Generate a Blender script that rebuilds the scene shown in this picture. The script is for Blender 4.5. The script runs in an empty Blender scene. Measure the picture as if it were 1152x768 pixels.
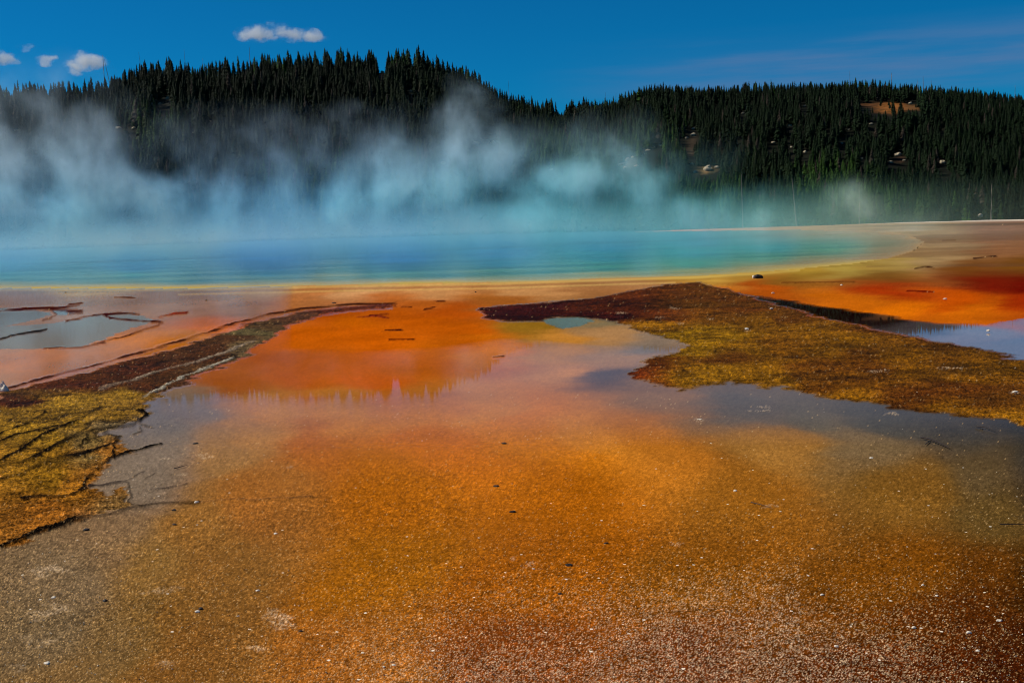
import bpy, math, random
import numpy as np
from mathutils import Vector, Quaternion, Matrix

random.seed(7)
RNG = np.random.default_rng(7)
sc = bpy.context.scene
COL = sc.collection
RAD = math.radians

# ------------------------------------------------------------------ camera
W0, H0, F0 = 1152.0, 768.0, 1300.0          # photograph size and focal length in its pixels
CAM_H = 2.2
PITCH = math.atan((384.0 - 248.0) / F0)
ROLL = RAD(1.9)
FW = np.array([0, math.cos(PITCH), -math.sin(PITCH)])
R0 = np.array([1.0, 0, 0]); U0 = np.array([0, math.sin(PITCH), math.cos(PITCH)])
RI = math.cos(ROLL) * R0 - math.sin(ROLL) * U0
UP = math.sin(ROLL) * R0 + math.cos(ROLL) * U0
EYE = np.array([0, 0, CAM_H])

cam = bpy.data.cameras.new('camera')
cam.sensor_width = 36.0
cam.lens = F0 / W0 * 36.0
cam.clip_start = 0.1
cam.clip_end = 20000
camo = bpy.data.objects.new('camera', cam)
COL.objects.link(camo)
camo.matrix_world = Matrix(((RI[0], UP[0], -FW[0], EYE[0]), (RI[1], UP[1], -FW[1], EYE[1]),
                            (RI[2], UP[2], -FW[2], EYE[2]), (0, 0, 0, 1)))
sc.camera = camo


def ray(px, py):
    return FW + (px - 576.0) / F0 * RI + (384.0 - py) / F0 * UP


def gp(px, py, z=0.0):
    """ground point seen at a pixel of the photograph"""
    d = ray(px, py)
    t = (z - CAM_H) / d[2]
    return EYE + d * t


def at_depth(px, py, dist):
    d = ray(px, py)
    return EYE + d * (dist / math.hypot(d[0], d[1]))


def proj(x, y, z):
    dx, dy, dz = x - EYE[0], y - EYE[1], z - EYE[2]
    w = np.maximum(dx * FW[0] + dy * FW[1] + dz * FW[2], 1e-3)
    u = (dx * RI[0] + dy * RI[1] + dz * RI[2]) / w
    v = (dx * UP[0] + dy * UP[1] + dz * UP[2]) / w
    return 576 + u * F0, 384 - v * F0


# ------------------------------------------------------------------ numpy helpers
def lin(c):
    c = np.asarray(c, float) / 255.0
    return np.where(c <= 0.04045, c / 12.92, ((c + 0.055) / 1.055) ** 2.4)


def sstep(a, b, x):
    t = np.clip((x - a) / (b - a), 0, 1)
    return t * t * (3 - 2 * t)


def vnoise(x, y, seed=0):
    xi = np.floor(x).astype(np.int64); yi = np.floor(y).astype(np.int64)
    fx = x - xi; fy = y - yi
    fx = fx * fx * fx * (fx * (fx * 6 - 15) + 10); fy = fy * fy * fy * (fy * (fy * 6 - 15) + 10)

    def h(a, b):
        n = (a * 374761393 + b * 668265263 + seed * 974634541) & 0xFFFFFFFF
        n = ((n ^ (n >> 13)) * 1274126177) & 0xFFFFFFFF
        n = n ^ (n >> 16)
        return (n & 0xFFFF) / 65535.0
    a = h(xi, yi); b = h(xi + 1, yi); c = h(xi, yi + 1); d = h(xi + 1, yi + 1)
    return (a + (b - a) * fx) * (1 - fy) + (c + (d - c) * fx) * fy


def fbm(x, y, scale=1.0, octv=4, seed=0, gain=0.5):
    s = np.zeros_like(np.asarray(x, float)); amp = 1.0; tot = 0
    for i in range(octv):
        s += amp * vnoise(x * scale + 17.3 * i, y * scale - 9.1 * i, seed + i)
        tot += amp; amp *= gain; scale *= 2.03
    return s / tot


def pip(px, py, poly):
    inside = np.zeros(px.shape, bool)
    n = len(poly)
    for i in range(n):
        x1, y1 = poly[i]; x2, y2 = poly[(i + 1) % n]
        if y1 == y2:
            continue
        c = ((y1 > py) != (y2 > py)) & (px < (x2 - x1) * (py - y1) / (y2 - y1) + x1)
        inside ^= c
    return inside


def segdist(px, py, line, closed=False, ky=1.0):
    d = np.full(px.shape, 1e9)
    n = len(line)
    for i in range(n if closed else n - 1):
        x1, y1 = line[i][:2]; x2, y2 = line[(i + 1) % n][:2]
        vx, vy = x2 - x1, (y2 - y1) * ky
        L = vx * vx + vy * vy + 1e-9
        t = np.clip(((px - x1) * vx + (py - y1) * ky * vy) / L, 0, 1)
        d = np.minimum(d, np.hypot(px - x1 - t * vx, (py - y1) * ky - t * vy))
    return d


def polymask(px, py, poly, soft, ky=1.0):
    """1 inside, 0 outside, with an edge SOFT pixels wide"""
    x0 = min(p[0] for p in poly) - 60; x1 = max(p[0] for p in poly) + 60
    y0 = min(p[1] for p in poly) - 60; y1 = max(p[1] for p in poly) + 60
    out = np.zeros(px.shape)
    k = (px > x0) & (px < x1) & (py > y0) & (py < y1)
    if not k.any():
        return out
    a, b = px[k], py[k]
    d = segdist(a, b, poly, True, ky)
    s = np.where(pip(a, b, poly), d, -d)
    out[k] = sstep(-soft, soft, s)
    return out


def idw(px, py, pts, ky=3.0, power=2.3, soft=24.0):
    num = np.zeros(px.shape + (3,)); den = np.zeros(px.shape)
    for x, y, c in pts:
        k = min(ky, 1.2 + 3.0 * max(0.0, (520 - y) / 200.0))      # far ground is foreshortened
        w = 1.0 / ((px - x) ** 2 + ((py - y) * k) ** 2 + soft ** 2) ** power
        num += w[..., None] * lin(c); den += w
    return num / den[..., None]


# ------------------------------------------------------------------ object helpers
def mesh_np(name, V, Fq, mats, parent=None, smooth=True, link=True):
    """V (n,3), Fq (m,k) index array with k = 3 or 4"""
    me = bpy.data.meshes.new(name)
    V = np.asarray(V, np.float32); Fq = np.asarray(Fq, np.int32)
    m, k = Fq.shape
    me.vertices.add(len(V)); me.vertices.foreach_set('co', V.ravel())
    me.loops.add(m * k); me.loops.foreach_set('vertex_index', Fq.ravel())
    me.polygons.add(m)
    me.polygons.foreach_set('loop_start', np.arange(0, m * k, k, dtype=np.int32))
    me.polygons.foreach_set('use_smooth', np.full(m, smooth))
    me.update(calc_edges=True)
    for mt in mats if isinstance(mats, (list, tuple)) else [mats]:
        me.materials.append(mt)
    o = bpy.data.objects.new(name, me)
    if link:
        COL.objects.link(o)
    if parent is not None:
        o.parent = parent
    return o


def attr_col(o, name, C):
    a = o.data.attributes.new(name, 'FLOAT_COLOR', 'POINT')
    A = np.ones((len(C), 4), np.float32); A[:, :C.shape[1]] = C
    a.data.foreach_set('color', A.ravel())


def tag(o, label=None, cat=None, group=None, kind=None):
    if label: o['label'] = label
    if cat: o['category'] = cat
    if group: o['group'] = group
    if kind: o['kind'] = kind
    return o


def empty(name, loc):
    o = bpy.data.objects.new(name, None)
    COL.objects.link(o); o.location = loc; o.empty_display_size = 0.5
    return o


class NT:
    def __init__(self, tree):
        self.t = tree

    def n(self, typ, ins=None, **props):
        nd = self.t.nodes.new(typ)
        for k, v in props.items():
            setattr(nd, k, v)
        for k, v in (ins or {}).items():
            s = nd.inputs[k]
            if isinstance(v, bpy.types.NodeSocket):
                self.t.links.new(v, s)
            else:
                s.default_value = v
        return nd

    def m(self, op, a, b=None, c=None, clamp=False):
        ins = {0: a}
        if b is not None: ins[1] = b
        if c is not None: ins[2] = c
        return self.n('ShaderNodeMath', ins, operation=op, use_clamp=clamp).outputs[0]

    def v(self, op, a, b=None):
        ins = {0: a}
        if b is not None: ins[1] = b
        nd = self.n('ShaderNodeVectorMath', ins, operation=op)
        return nd.outputs['Value'] if op in ('LENGTH', 'DOT_PRODUCT', 'DISTANCE') else nd.outputs[0]

    def rng(self, x, a, b, c=0.0, d=1.0, smooth=True):
        return self.n('ShaderNodeMapRange', {0: x, 1: a, 2: b, 3: c, 4: d}, clamp=True,
                      interpolation_type='SMOOTHSTEP' if smooth else 'LINEAR').outputs[0]

    def mixc(self, f, a, b, mode='MIX'):
        nd = self.n('ShaderNodeMix', data_type='RGBA', blend_type=mode)
        for s, v in ((nd.inputs[0], f), (nd.inputs[6], a), (nd.inputs[7], b)):
            if isinstance(v, bpy.types.NodeSocket): self.t.links.new(v, s)
            else: s.default_value = v
        return nd.outputs[2]


def material(name):
    m = bpy.data.materials.new(name); m.use_nodes = True
    nt = m.node_tree; nt.nodes.clear()
    return m, NT(nt), nt.nodes.new('ShaderNodeOutputMaterial')


def c4(c):
    r = lin(c); return (float(r[0]), float(r[1]), float(r[2]), 1.0)


# ------------------------------------------------------------------ materials
def mat_ground():
    m, b, out = material('hot_spring_ground')
    col = b.n('ShaderNodeAttribute', attribute_name='col').outputs['Color']
    parn = b.n('ShaderNodeAttribute', attribute_name='par')
    par, wet = parn.outputs['Color'], parn.outputs['Alpha']
    s = b.n('ShaderNodeSeparateColor', {0: par})
    rough, spk, mat = s.outputs[0], s.outputs[1], s.outputs[2]
    pos = b.n('ShaderNodeNewGeometry').outputs['Position']
    # fine grain
    g1 = b.n('ShaderNodeTexNoise', {'Vector': pos, 'Scale': 60.0, 'Detail': 5.0, 'Roughness': 0.75}).outputs['Fac']
    g2 = b.n('ShaderNodeTexNoise', {'Vector': pos, 'Scale': 6.0, 'Detail': 8.0, 'Roughness': 0.72}).outputs['Fac']
    g3 = b.n('ShaderNodeTexNoise', {'Vector': pos, 'Scale': 22.0, 'Detail': 6.0, 'Roughness': 0.8}).outputs['Fac']
    gm = b.m('ADD', b.m('MULTIPLY', g1, 0.4), b.m('ADD', b.m('MULTIPLY', g3, 0.35), b.m('MULTIPLY', g2, 0.25)))
    amp = b.m('ADD', b.m('MULTIPLY', spk, 2.0), b.m('ADD', b.m('MULTIPLY', mat, 4.2), 0.14))
    k = b.m('ADD', 1.0, b.m('MULTIPLY', b.m('SUBTRACT', gm, 0.5), b.m('MULTIPLY', amp, 3.4)))
    k = b.m('MAXIMUM', k, 0.10)
    base = b.v('SCALE', col)
    sn = base.node
    b.t.links.new(k, sn.inputs['Scale'])
    base = sn.outputs[0]
    # pale mineral grains, as a voronoi of little cells
    vo = b.n('ShaderNodeTexVoronoi', {'Vector': pos, 'Scale': 110.0, 'Randomness': 1.0})
    cellr = b.n('ShaderNodeSeparateColor', {0: vo.outputs['Color']}).outputs[0]
    big = b.n('ShaderNodeTexNoise', {'Vector': pos, 'Scale': 2.2, 'Detail': 4.0, 'Roughness': 0.6}).outputs['Fac']
    thr = b.m('SUBTRACT', 1.0, b.m('MULTIPLY', spk, b.rng(big, 0.35, 0.7, 0.16, 0.52)))
    core = b.m('MULTIPLY', b.m('GREATER_THAN', cellr, thr), b.m('LESS_THAN', vo.outputs['Distance'], 0.42))
    grain = b.mixc(0.25, b.mixc(1.0, base, (2.4, 2.3, 2.2, 1), 'MULTIPLY'), c4((214, 160, 96)))
    base = b.mixc(b.m('MULTIPLY', core, b.m('ADD', 0.35, b.m('MULTIPLY', cellr, 0.4))), base, grain)
    vo2 = b.n('ShaderNodeTexVoronoi', {'Vector': pos, 'Scale': 34.0, 'Randomness': 1.0})
    c2 = b.n('ShaderNodeSeparateColor', {0: vo2.outputs['Color']}).outputs[1]
    core2 = b.m('MULTIPLY', b.m('GREATER_THAN', c2, b.m('SUBTRACT', 1.0, b.m('MULTIPLY', spk, 0.012))), b.m('LESS_THAN', vo2.outputs['Distance'], 0.32))
    base = b.mixc(core2, base, c4((240, 225, 200)))
    # roughness breakup
    rn = b.n('ShaderNodeTexNoise', {'Vector': pos, 'Scale': 1.1, 'Detail': 5.0}).outputs['Fac']
    ro = b.m('ADD', rough, b.m('MULTIPLY', b.m('SUBTRACT', rn, 0.5), b.m('MULTIPLY', rough, 0.5)), clamp=True)
    h = b.m('ADD', b.m('MULTIPLY', g1, 0.012), b.m('MULTIPLY', g2, 0.03))
    bs = b.m('ADD', b.m('MULTIPLY', mat, 0.6), b.m('MULTIPLY', spk, 0.35), clamp=True)
    bump = b.n('ShaderNodeBump', {'Strength': bs, 'Distance': 1.0, 'Height': h}).outputs[0]
    spec = wet
    p = b.n('ShaderNodeBsdfPrincipled', {'Base Color': base, 'Roughness': ro, 'Normal': bump, 'IOR': 1.33, 'Specular IOR Level': spec})
    b.t.links.new(p.outputs[0], out.inputs['Surface'])
    return m


def mat_water():
    m, b, out = material('hot_spring_water')
    cn_ = b.n('ShaderNodeAttribute', attribute_name='col'); col, deep = cn_.outputs['Color'], cn_.outputs['Alpha']
    pos = b.n('ShaderNodeNewGeometry').outputs['Position']
    mp = b.v('MULTIPLY', pos, (0.35, 1.0, 1.0))
    n1 = b.n('ShaderNodeTexNoise', {'Vector': mp, 'Scale': 1.6, 'Detail': 4.0, 'Roughness': 0.6}).outputs['Fac']
    mp2 = b.v('MULTIPLY', pos, (0.06, 0.30, 1.0))
    n2 = b.n('ShaderNodeTexNoise', {'Vector': mp2, 'Scale': 1.0, 'Detail': 4.0, 'Roughness': 0.6}).outputs['Fac']
    base = b.mixc(b.m('MULTIPLY', b.rng(n2, 0.62, 0.38), deep), col, b.mixc(1.0, col, (0.30, 0.55, 0.65, 1), 'MULTIPLY'))
    bump = b.n('ShaderNodeBump', {'Strength': 0.25, 'Distance': 0.08, 'Height': n1}).outputs[0]
    p = b.n('ShaderNodeBsdfPrincipled', {'Base Color': base, 'Roughness': 0.12, 'IOR': 1.33, 'Specular IOR Level': b.m('MULTIPLY', deep, 0.08), 'Normal': bump})
    b.t.links.new(p.outputs[0], out.inputs['Surface'])
    return m


def mat_hill():
    m, b, out = material('hillside_soil')
    pos = b.n('ShaderNodeNewGeometry').outputs['Position']
    col = b.n('ShaderNodeAttribute', attribute_name='col').outputs['Color']
    n1 = b.n('ShaderNodeTexNoise', {'Vector': pos, 'Scale': 0.35, 'Detail': 6.0, 'Roughness': 0.65}).outputs['Fac']
    base = b.mixc(b.rng(n1, 0.3, 0.7), b.mixc(1.0, col, (0.4, 0.45, 0.35, 1), 'MULTIPLY'), col)
    p = b.n('ShaderNodeBsdfPrincipled', {'Base Color': base, 'Roughness': 0.95, 'Specular IOR Level': 0.1})
    b.t.links.new(p.outputs[0], out.inputs['Surface'])
    return m


def mat_needles(stuff):
    m, b, out = material('conifer_needles_mass' if stuff else 'conifer_needles')
    if stuff:
        r = b.n('ShaderNodeAttribute', attribute_name='tint').outputs['Fac']
    else:
        r = b.n('ShaderNodeObjectInfo').outputs['Random']
    a = b.n('ShaderNodeValToRGB', {0: r})
    e = a.color_ramp.elements
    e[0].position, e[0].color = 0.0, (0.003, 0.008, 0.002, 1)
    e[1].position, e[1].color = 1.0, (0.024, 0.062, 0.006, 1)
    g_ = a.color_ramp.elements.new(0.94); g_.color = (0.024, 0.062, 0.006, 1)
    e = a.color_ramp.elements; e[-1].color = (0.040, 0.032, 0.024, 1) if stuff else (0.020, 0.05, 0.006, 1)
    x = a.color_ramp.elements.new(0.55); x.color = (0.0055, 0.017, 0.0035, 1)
    pos = b.n('ShaderNodeNewGeometry').outputs['Position']
    n1 = b.n('ShaderNodeTexNoise', {'Vector': pos, 'Scale': 1.3, 'Detail': 3.0}).outputs['Fac']
    base = b.mixc(b.rng(n1, 0.35, 0.7), a.outputs[0], b.mixc(1.0, a.outputs[0], (1.5, 1.4, 1.2, 1), 'MULTIPLY'))
    p = b.n('ShaderNodeBsdfPrincipled', {'Base Color': base, 'Roughness': 0.8, 'Specular IOR Level': 0.12})
    b.t.links.new(p.outputs[0], out.inputs['Surface'])
    return m


def mat_plain(name, c, rough=0.85, var=0.35, scale=8.0, spec=0.2, bump=0.0):
    m, b, out = material(name)
    tc = b.n('ShaderNodeTexCoord').outputs['Object']
    n1 = b.n('ShaderNodeTexNoise', {'Vector': tc, 'Scale': scale, 'Detail': 6.0, 'Roughness': 0.65}).outputs['Fac']
    cc = c4(c)
    lo = tuple(v * (1 - var) for v in cc[:3]) + (1,); hi = tuple(min(1, v * (1 + var)) for v in cc[:3]) + (1,)
    base = b.mixc(b.rng(n1, 0.3, 0.7), lo, hi)
    ins = {'Base Color': base, 'Roughness': rough, 'Specular IOR Level': spec}
    if bump:
        ins['Normal'] = b.n('ShaderNodeBump', {'Strength': 0.8, 'Distance': bump, 'Height': n1}).outputs[0]
    p = b.n('ShaderNodeBsdfPrincipled', ins)
    b.t.links.new(p.outputs[0], out.inputs['Surface'])
    return m


M_GROUND, M_WATER, M_HILL = mat_ground(), mat_water(), mat_hill()
M_NEEDLE, M_NEEDLE_S = mat_needles(False), mat_needles(True)
M_BARK = mat_plain('conifer_bark', (70, 58, 48), 0.95, 0.4, 3.0, 0.1)
M_DEAD = mat_plain('weathered_wood', (120, 112, 100), 0.9, 0.3, 3.0, 0.1)
M_PALE = mat_plain('pale_stone', (158, 146, 122), 0.85, 0.25, 1.5, 0.2, 0.05)
M_SINTER = mat_plain('pale_sinter', (225, 212, 190), 0.8, 0.2, 30.0, 0.3, 0.003)
M_DARKST = mat_plain('dark_stone', (34, 26, 22), 0.7, 0.4, 30.0, 0.35, 0.003)
M_TWIG = mat_plain('dark_wet_wood', (40, 28, 22), 0.6, 0.4, 40.0, 0.35)

# ------------------------------------------------------------------ terrain
RIDGE = [(-900, 118), (-300, 104), (-100, 97), (0, 93), (60, 91), (100, 89), (130, 80), (160, 72), (195, 66), (225, 72), (255, 70), (300, 64), (350, 60),
         (400, 57), (445, 56), (475, 59), (500, 67), (530, 82), (560, 101), (580, 110), (605, 115), (640, 114), (680, 116), (700, 110),
         (722, 102), (745, 99), (800, 101), (850, 97), (900, 95), (950, 94), (1000, 95), (1050, 99), (1100, 104), (1152, 109), (1300, 116), (2200, 125)]
_rx, _re = [], []
for px, py in RIDGE:
    d = ray(px, py); _rx.append(math.atan2(d[0], d[1])); _re.append(d[2] / math.hypot(d[0], d[1]))
_rx, _re = np.array(_rx), np.array(_re)


def ridge_r(az):
    return np.interp(az, [-0.8, -0.45, -0.12, -0.03, 0.06, 0.12, 0.45, 0.8], [820, 780, 720, 740, 800, 690, 660, 700])


def foot_r(az):
    return np.interp(az, [-0.8, -0.4, 0.0, 0.2, 0.45, 0.8], [430, 430, 410, 390, 380, 390])


def hill_z(x, y):
    r = np.hypot(x, y); az = np.arctan2(x, y)
    rr = ridge_r(az); rf = foot_r(az)
    el = np.interp(az, _rx, _re)
    el = el * sstep(1.3, 0.7, np.abs(az)) + 0.03 * (1 - sstep(1.3, 0.7, np.abs(az)))
    zr = CAM_H + el * rr - np.interp(az, [-0.1, 0.05, 0.12], [13.6, 9.8, 6.8])
    zf = -4.0
    t = (r - rf) / (rr - rf)
    tt = np.clip(t, 0, 1)
    S = 0.55 * tt + 0.45 * (tt * tt * (3 - 2 * tt))
    S = np.where(t > 1, 1 - 0.55 * sstep(1, 4.5, t), S)
    z = zf + (zr - zf) * S
    z = z + (fbm(x, y, 1 / 60.0, 4, 5) - 0.5) * 11 * np.sin(np.pi * np.clip(t, 0, 1)) ** 0.7
    base = -4.0 * sstep(165, 330, r)
    return np.where(r < rf, base, z)


# ------------------------------------------------------------------ painted zones of the flats (measured on the photograph, laid on the ground plane)
SPRING = [(-420, 318), (-200, 324), (0, 323.5), (200, 324), (380, 320), (560, 317), (680, 313), (780, 310), (850, 306), (910, 301), (960, 296),
          (1000, 290), (1030, 281), (1040, 272), (1020, 264), (980, 260), (900, 259), (820, 259.5), (700, 261), (500, 266), (300, 272), (0, 283), (-300, 293), (-430, 305)]

FLAT = [
    (60, 760, (124, 92, 56)), (130, 700, (126, 92, 52)), (130, 640, (138, 100, 56)), (20, 700, (114, 92, 62)), (90, 720, (122, 92, 56)), (170, 600, (142, 96, 50)), (170, 690, (132, 90, 46)), (200, 740, (128, 84, 42)), (400, 750, (150, 88, 34)), (600, 750, (118, 56, 17)), (800, 750, (102, 46, 15)), (1000, 750, (84, 34, 6)), (1140, 750, (60, 22, 5)),
    (40, 650, (122, 98, 68)), (200, 650, (134, 90, 46)), (400, 650, (156, 92, 16)), (600, 650, (150, 82, 15)), (800, 650, (136, 80, 22)), (1000, 650, (116, 66, 14)), (1070, 650, (92, 50, 11)), (1070, 740, (74, 29, 6)), (1080, 590, (96, 72, 38)), (1060, 690, (84, 40, 8)), (1140, 650, (54, 30, 6)),
    (100, 600, (130, 100, 68)), (250, 570, (152, 94, 44)), (400, 560, (168, 94, 16)), (600, 560, (168, 92, 14)), (800, 570, (140, 86, 28)), (1000, 560, (124, 84, 36)), (1140, 570, (64, 50, 32)),
    (120, 530, (122, 104, 84)), (210, 500, (156, 112, 68)), (350, 500, (176, 98, 34)), (500, 500, (192, 104, 24)), (620, 510, (198, 114, 24)), (660, 498, (204, 126, 44)), (720, 505, (184, 110, 36)), (850, 500, (160, 110, 54)),
    (960, 500, (120, 96, 64)), (1050, 500, (74, 66, 54)), (1140, 520, (58, 54, 46)), (1060, 540, (94, 74, 46)),
    (190, 465, (134, 110, 88)), (150, 490, (124, 106, 86)), (280, 460, (194, 124, 54)), (380, 460, (196, 122, 44)), (240, 480, (176, 120, 66)), (420, 430, (206, 92, 6)), (480, 470, (200, 120, 40)), (570, 460, (206, 126, 42)), (660, 420, (204, 132, 62)), (620, 480, (208, 120, 28)),  # tan points paled with the sky's sheen, painted into the ground colour
    (712, 428, (104, 80, 62)), (760, 450, (146, 104, 64)), (850, 455, (108, 92, 72)), (1000, 480, (84, 76, 62)), (920, 470, (104, 90, 68)), (720, 400, (180, 126, 74)), (740, 390, (124, 108, 92)),
    (300, 400, (182, 84, 4)), (250, 430, (172, 84, 8)), (330, 425, (188, 86, 4)), (300, 380, (188, 84, 4)), (360, 380, (186, 84, 3)), (430, 385, (188, 84, 3)), (430, 365, (188, 88, 3)), (500, 365, (180, 80, 3)), (470, 352, (178, 78, 4)), (520, 352, (176, 74, 6)), (400, 352, (176, 74, 4)), (540, 372, (178, 80, 4)), (560, 390, (200, 106, 8)), (500, 400, (192, 92, 4)),
    (640, 385, (190, 124, 46)), (620, 370, (130, 92, 20)), (700, 378, (168, 122, 74)), (700, 366, (104, 96, 70)),
    (40, 333, (150, 108, 84)), (280, 345, (152, 98, 56)), (100, 340, (152, 108, 82)), (200, 335, (152, 106, 72)), (350, 334, (176, 108, 56)), (480, 343, (182, 92, 24)), (40, 405, (200, 110, 18)), (150, 388, (200, 112, 20)), (250, 366, (194, 96, 22)), (330, 348, (164, 92, 38)),
    (40, 428, (180, 116, 66)), (90, 415, (182, 104, 40)), (200, 385, (182, 106, 34)), (120, 345, (152, 108, 78)), (20, 380, (152, 112, 82)),
    (600, 326, (190, 134, 78)), (700, 319, (178, 126, 78)), (500, 330, (194, 136, 80)), (400, 329, (194, 140, 88)), (560, 340, (160, 90, 30)), (100, 327, (200, 160, 100)), (280, 328, (184, 138, 90)), (690, 326, (150, 96, 50)),
    (800, 329, (178, 88, 14)), (880, 327, (174, 78, 10)), (900, 317, (120, 78, 24)), (1000, 312, (112, 70, 22)), (1000, 326, (160, 44, 6)), (1000, 345, (216, 108, 6)), (1100, 348, (208, 102, 8)), (1060, 335, (190, 76, 4)),
    (1100, 318, (112, 18, 6)), (1140, 322, (100, 8, 4)), (1140, 338, (158, 42, 6)), (940, 340, (200, 100, 10)), (870, 321, (160, 64, 10)),
    (1050, 290, (158, 124, 82)), (1060, 272, (144, 116, 82)), (1120, 262, (130, 90, 66)), (1140, 282, (144, 96, 60)), (1150, 296, (110, 66, 16)), (900, 306, (168, 134, 48)), (850, 310, (170, 130, 50)), (990, 300, (150, 116, 44)), (1090, 303, (110, 62, 18)),
    (800, 314, (190, 146, 60)), (1040, 290, (160, 132, 86)), (1052, 270, (150, 124, 88)), (1000, 298, (166, 140, 76)), (1025, 257, (150, 124, 84)), (960, 301, (170, 144, 64)),
]

BANK_R = [(538, 351), (548, 346), (575, 343), (620, 340), (660, 336), (690, 331), (722, 326), (745, 320), (785, 317.5), (800, 321), (835, 330), (870, 342), (910, 355), (960, 366), (1005, 376),
          (1045, 384), (1085, 390), (1152, 404), (1290, 430), (1500, 472), (1760, 520), (1760, 640), (1500, 566), (1290, 510), (1152, 477), (1100, 468), (1050, 463), (1000, 456), (950, 449), (905, 443), (880, 437), (845, 434), (815, 430), (790, 432), (765, 436), (738, 433),
          (716, 429), (707, 425), (714, 416), (735, 405), (768, 392), (766, 385), (740, 377), (712, 368), (690, 363), (672, 360), (650, 357.5), (625, 357), (608, 361), (585, 362), (560, 361), (545, 357)]
BANK_R_C = [(560, 352, (70, 22, 22)), (620, 348, (66, 18, 16)), (680, 340, (94, 42, 16)), (720, 332, (112, 54, 16)), (780, 323, (98, 40, 14)), (680, 354, (80, 26, 14)), (740, 360, (112, 50, 14)),
            (740, 345, (100, 44, 16)), (830, 345, (94, 34, 10)), (800, 360, (110, 60, 10)), (780, 384, (196, 152, 8)), (830, 385, (180, 136, 10)), (740, 374, (150, 104, 14)), (860, 368, (140, 92, 8)), (800, 400, (188, 142, 8)), (760, 412, (112, 52, 12)),
            (740, 424, (108, 44, 12)), (830, 412, (98, 48, 12)), (860, 400, (150, 104, 8)), (830, 426, (150, 108, 10)), (900, 432, (160, 112, 8)), (900, 400, (140, 88, 8)), (920, 376, (150, 100, 8)), (980, 390, (160, 108, 6)), (900, 362, (86, 36, 10)),
            (1000, 380, (90, 40, 10)), (1050, 408, (150, 96, 6)), (1000, 410, (108, 54, 8)), (1000, 445, (152, 102, 8)), (1050, 440, (90, 38, 8)), (1100, 430, (92, 40, 10)), (1120, 412, (150, 96, 6)),
            (1100, 460, (150, 100, 10)), (1145, 470, (160, 110, 14)), (1140, 440, (86, 38, 10)), (1080, 396, (84, 32, 10)), (950, 420, (112, 60, 10)), (960, 404, (150, 100, 8))]
BANK_L = [(-620, 640), (-220, 500), (0, 447), (60, 428), (120, 413), (180, 396), (230, 381), (270, 369), (305, 358), (345, 350), (395, 345.5), (440, 344), (442, 346.5), (400, 349), (360, 354), (330, 364), (312, 374), (296, 386), (282, 396),
          (266, 405), (246, 414), (222, 424), (204, 432), (186, 440), (168, 446), (156, 452), (150, 459), (163, 467), (156, 474), (142, 480), (128, 484), (134, 492), (128, 500),
          (150, 508), (160, 508), (128, 516), (112, 528), (92, 538), (90, 548), (112, 552), (130, 548), (142, 556), (150, 566), (120, 576), (80, 585), (40, 596), (0, 610), (-220, 700), (-620, 860)]
BANK_L_C = [(20, 450, (70, 32, 14)), (100, 430, (78, 38, 18)), (160, 415, (74, 38, 16)), (220, 400, (76, 46, 20)), (240, 385, (80, 54, 28)), (270, 378, (98, 94, 64)), (300, 366, (84, 66, 40)), (350, 353, (90, 60, 40)), (420, 346, (96, 44, 22)),
            (260, 398, (104, 92, 66)), (220, 415, (84, 60, 34)), (180, 430, (84, 54, 26)), (140, 440, (78, 44, 18)), (120, 452, (150, 122, 36)), (60, 460, (152, 124, 38)), (10, 470, (130, 104, 30)), (20, 500, (150, 122, 34)),
            (100, 475, (140, 112, 34)), (140, 462, (124, 96, 36)), (60, 485, (148, 120, 36)), (100, 492, (122, 112, 84)), (60, 505, (128, 112, 66)), (130, 500, (128, 118, 102)), (130, 508, (120, 90, 56)), (90, 520, (150, 106, 40)),
            (40, 540, (164, 116, 36)), (20, 570, (166, 112, 40)), (70, 530, (160, 112, 40)), (90, 565, (128, 104, 62)), (130, 565, (116, 98, 70)), (50, 585, (130, 96, 56)), (20, 530, (150, 116, 30))]
# grey shallow pools on the left flat
POOL_A = [(-60, 344), (0, 346.5), (30, 348), (58, 352), (50, 358), (30, 362), (0, 367), (-60, 372)]
POOL_B = [(-80, 372), (0, 368), (40, 365), (80, 361), (110, 355), (135, 353), (165, 356), (172, 361), (150, 368), (120, 380), (85, 390), (40, 392), (0, 392), (-80, 398)]
POOL_C = [(62, 350), (78, 349), (84, 352), (74, 354), (62, 354)]
GREEN_POOL = [(606, 361), (625, 358), (650, 357.5), (664, 360), (655, 365), (632, 370), (612, 366)]
RIGHT_POOL = [(820, 329), (870, 336), (940, 347), (1010, 357.5), (1060, 364), (1110, 366), (1165, 358), (1290, 352), (1500, 350), (1700, 352), (1700, 508), (1500, 472), (1290, 430), (1152, 403), (1085, 389), (1045, 383), (1005, 375), (960, 365), (910, 354), (870, 341), (835, 330)]

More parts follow.
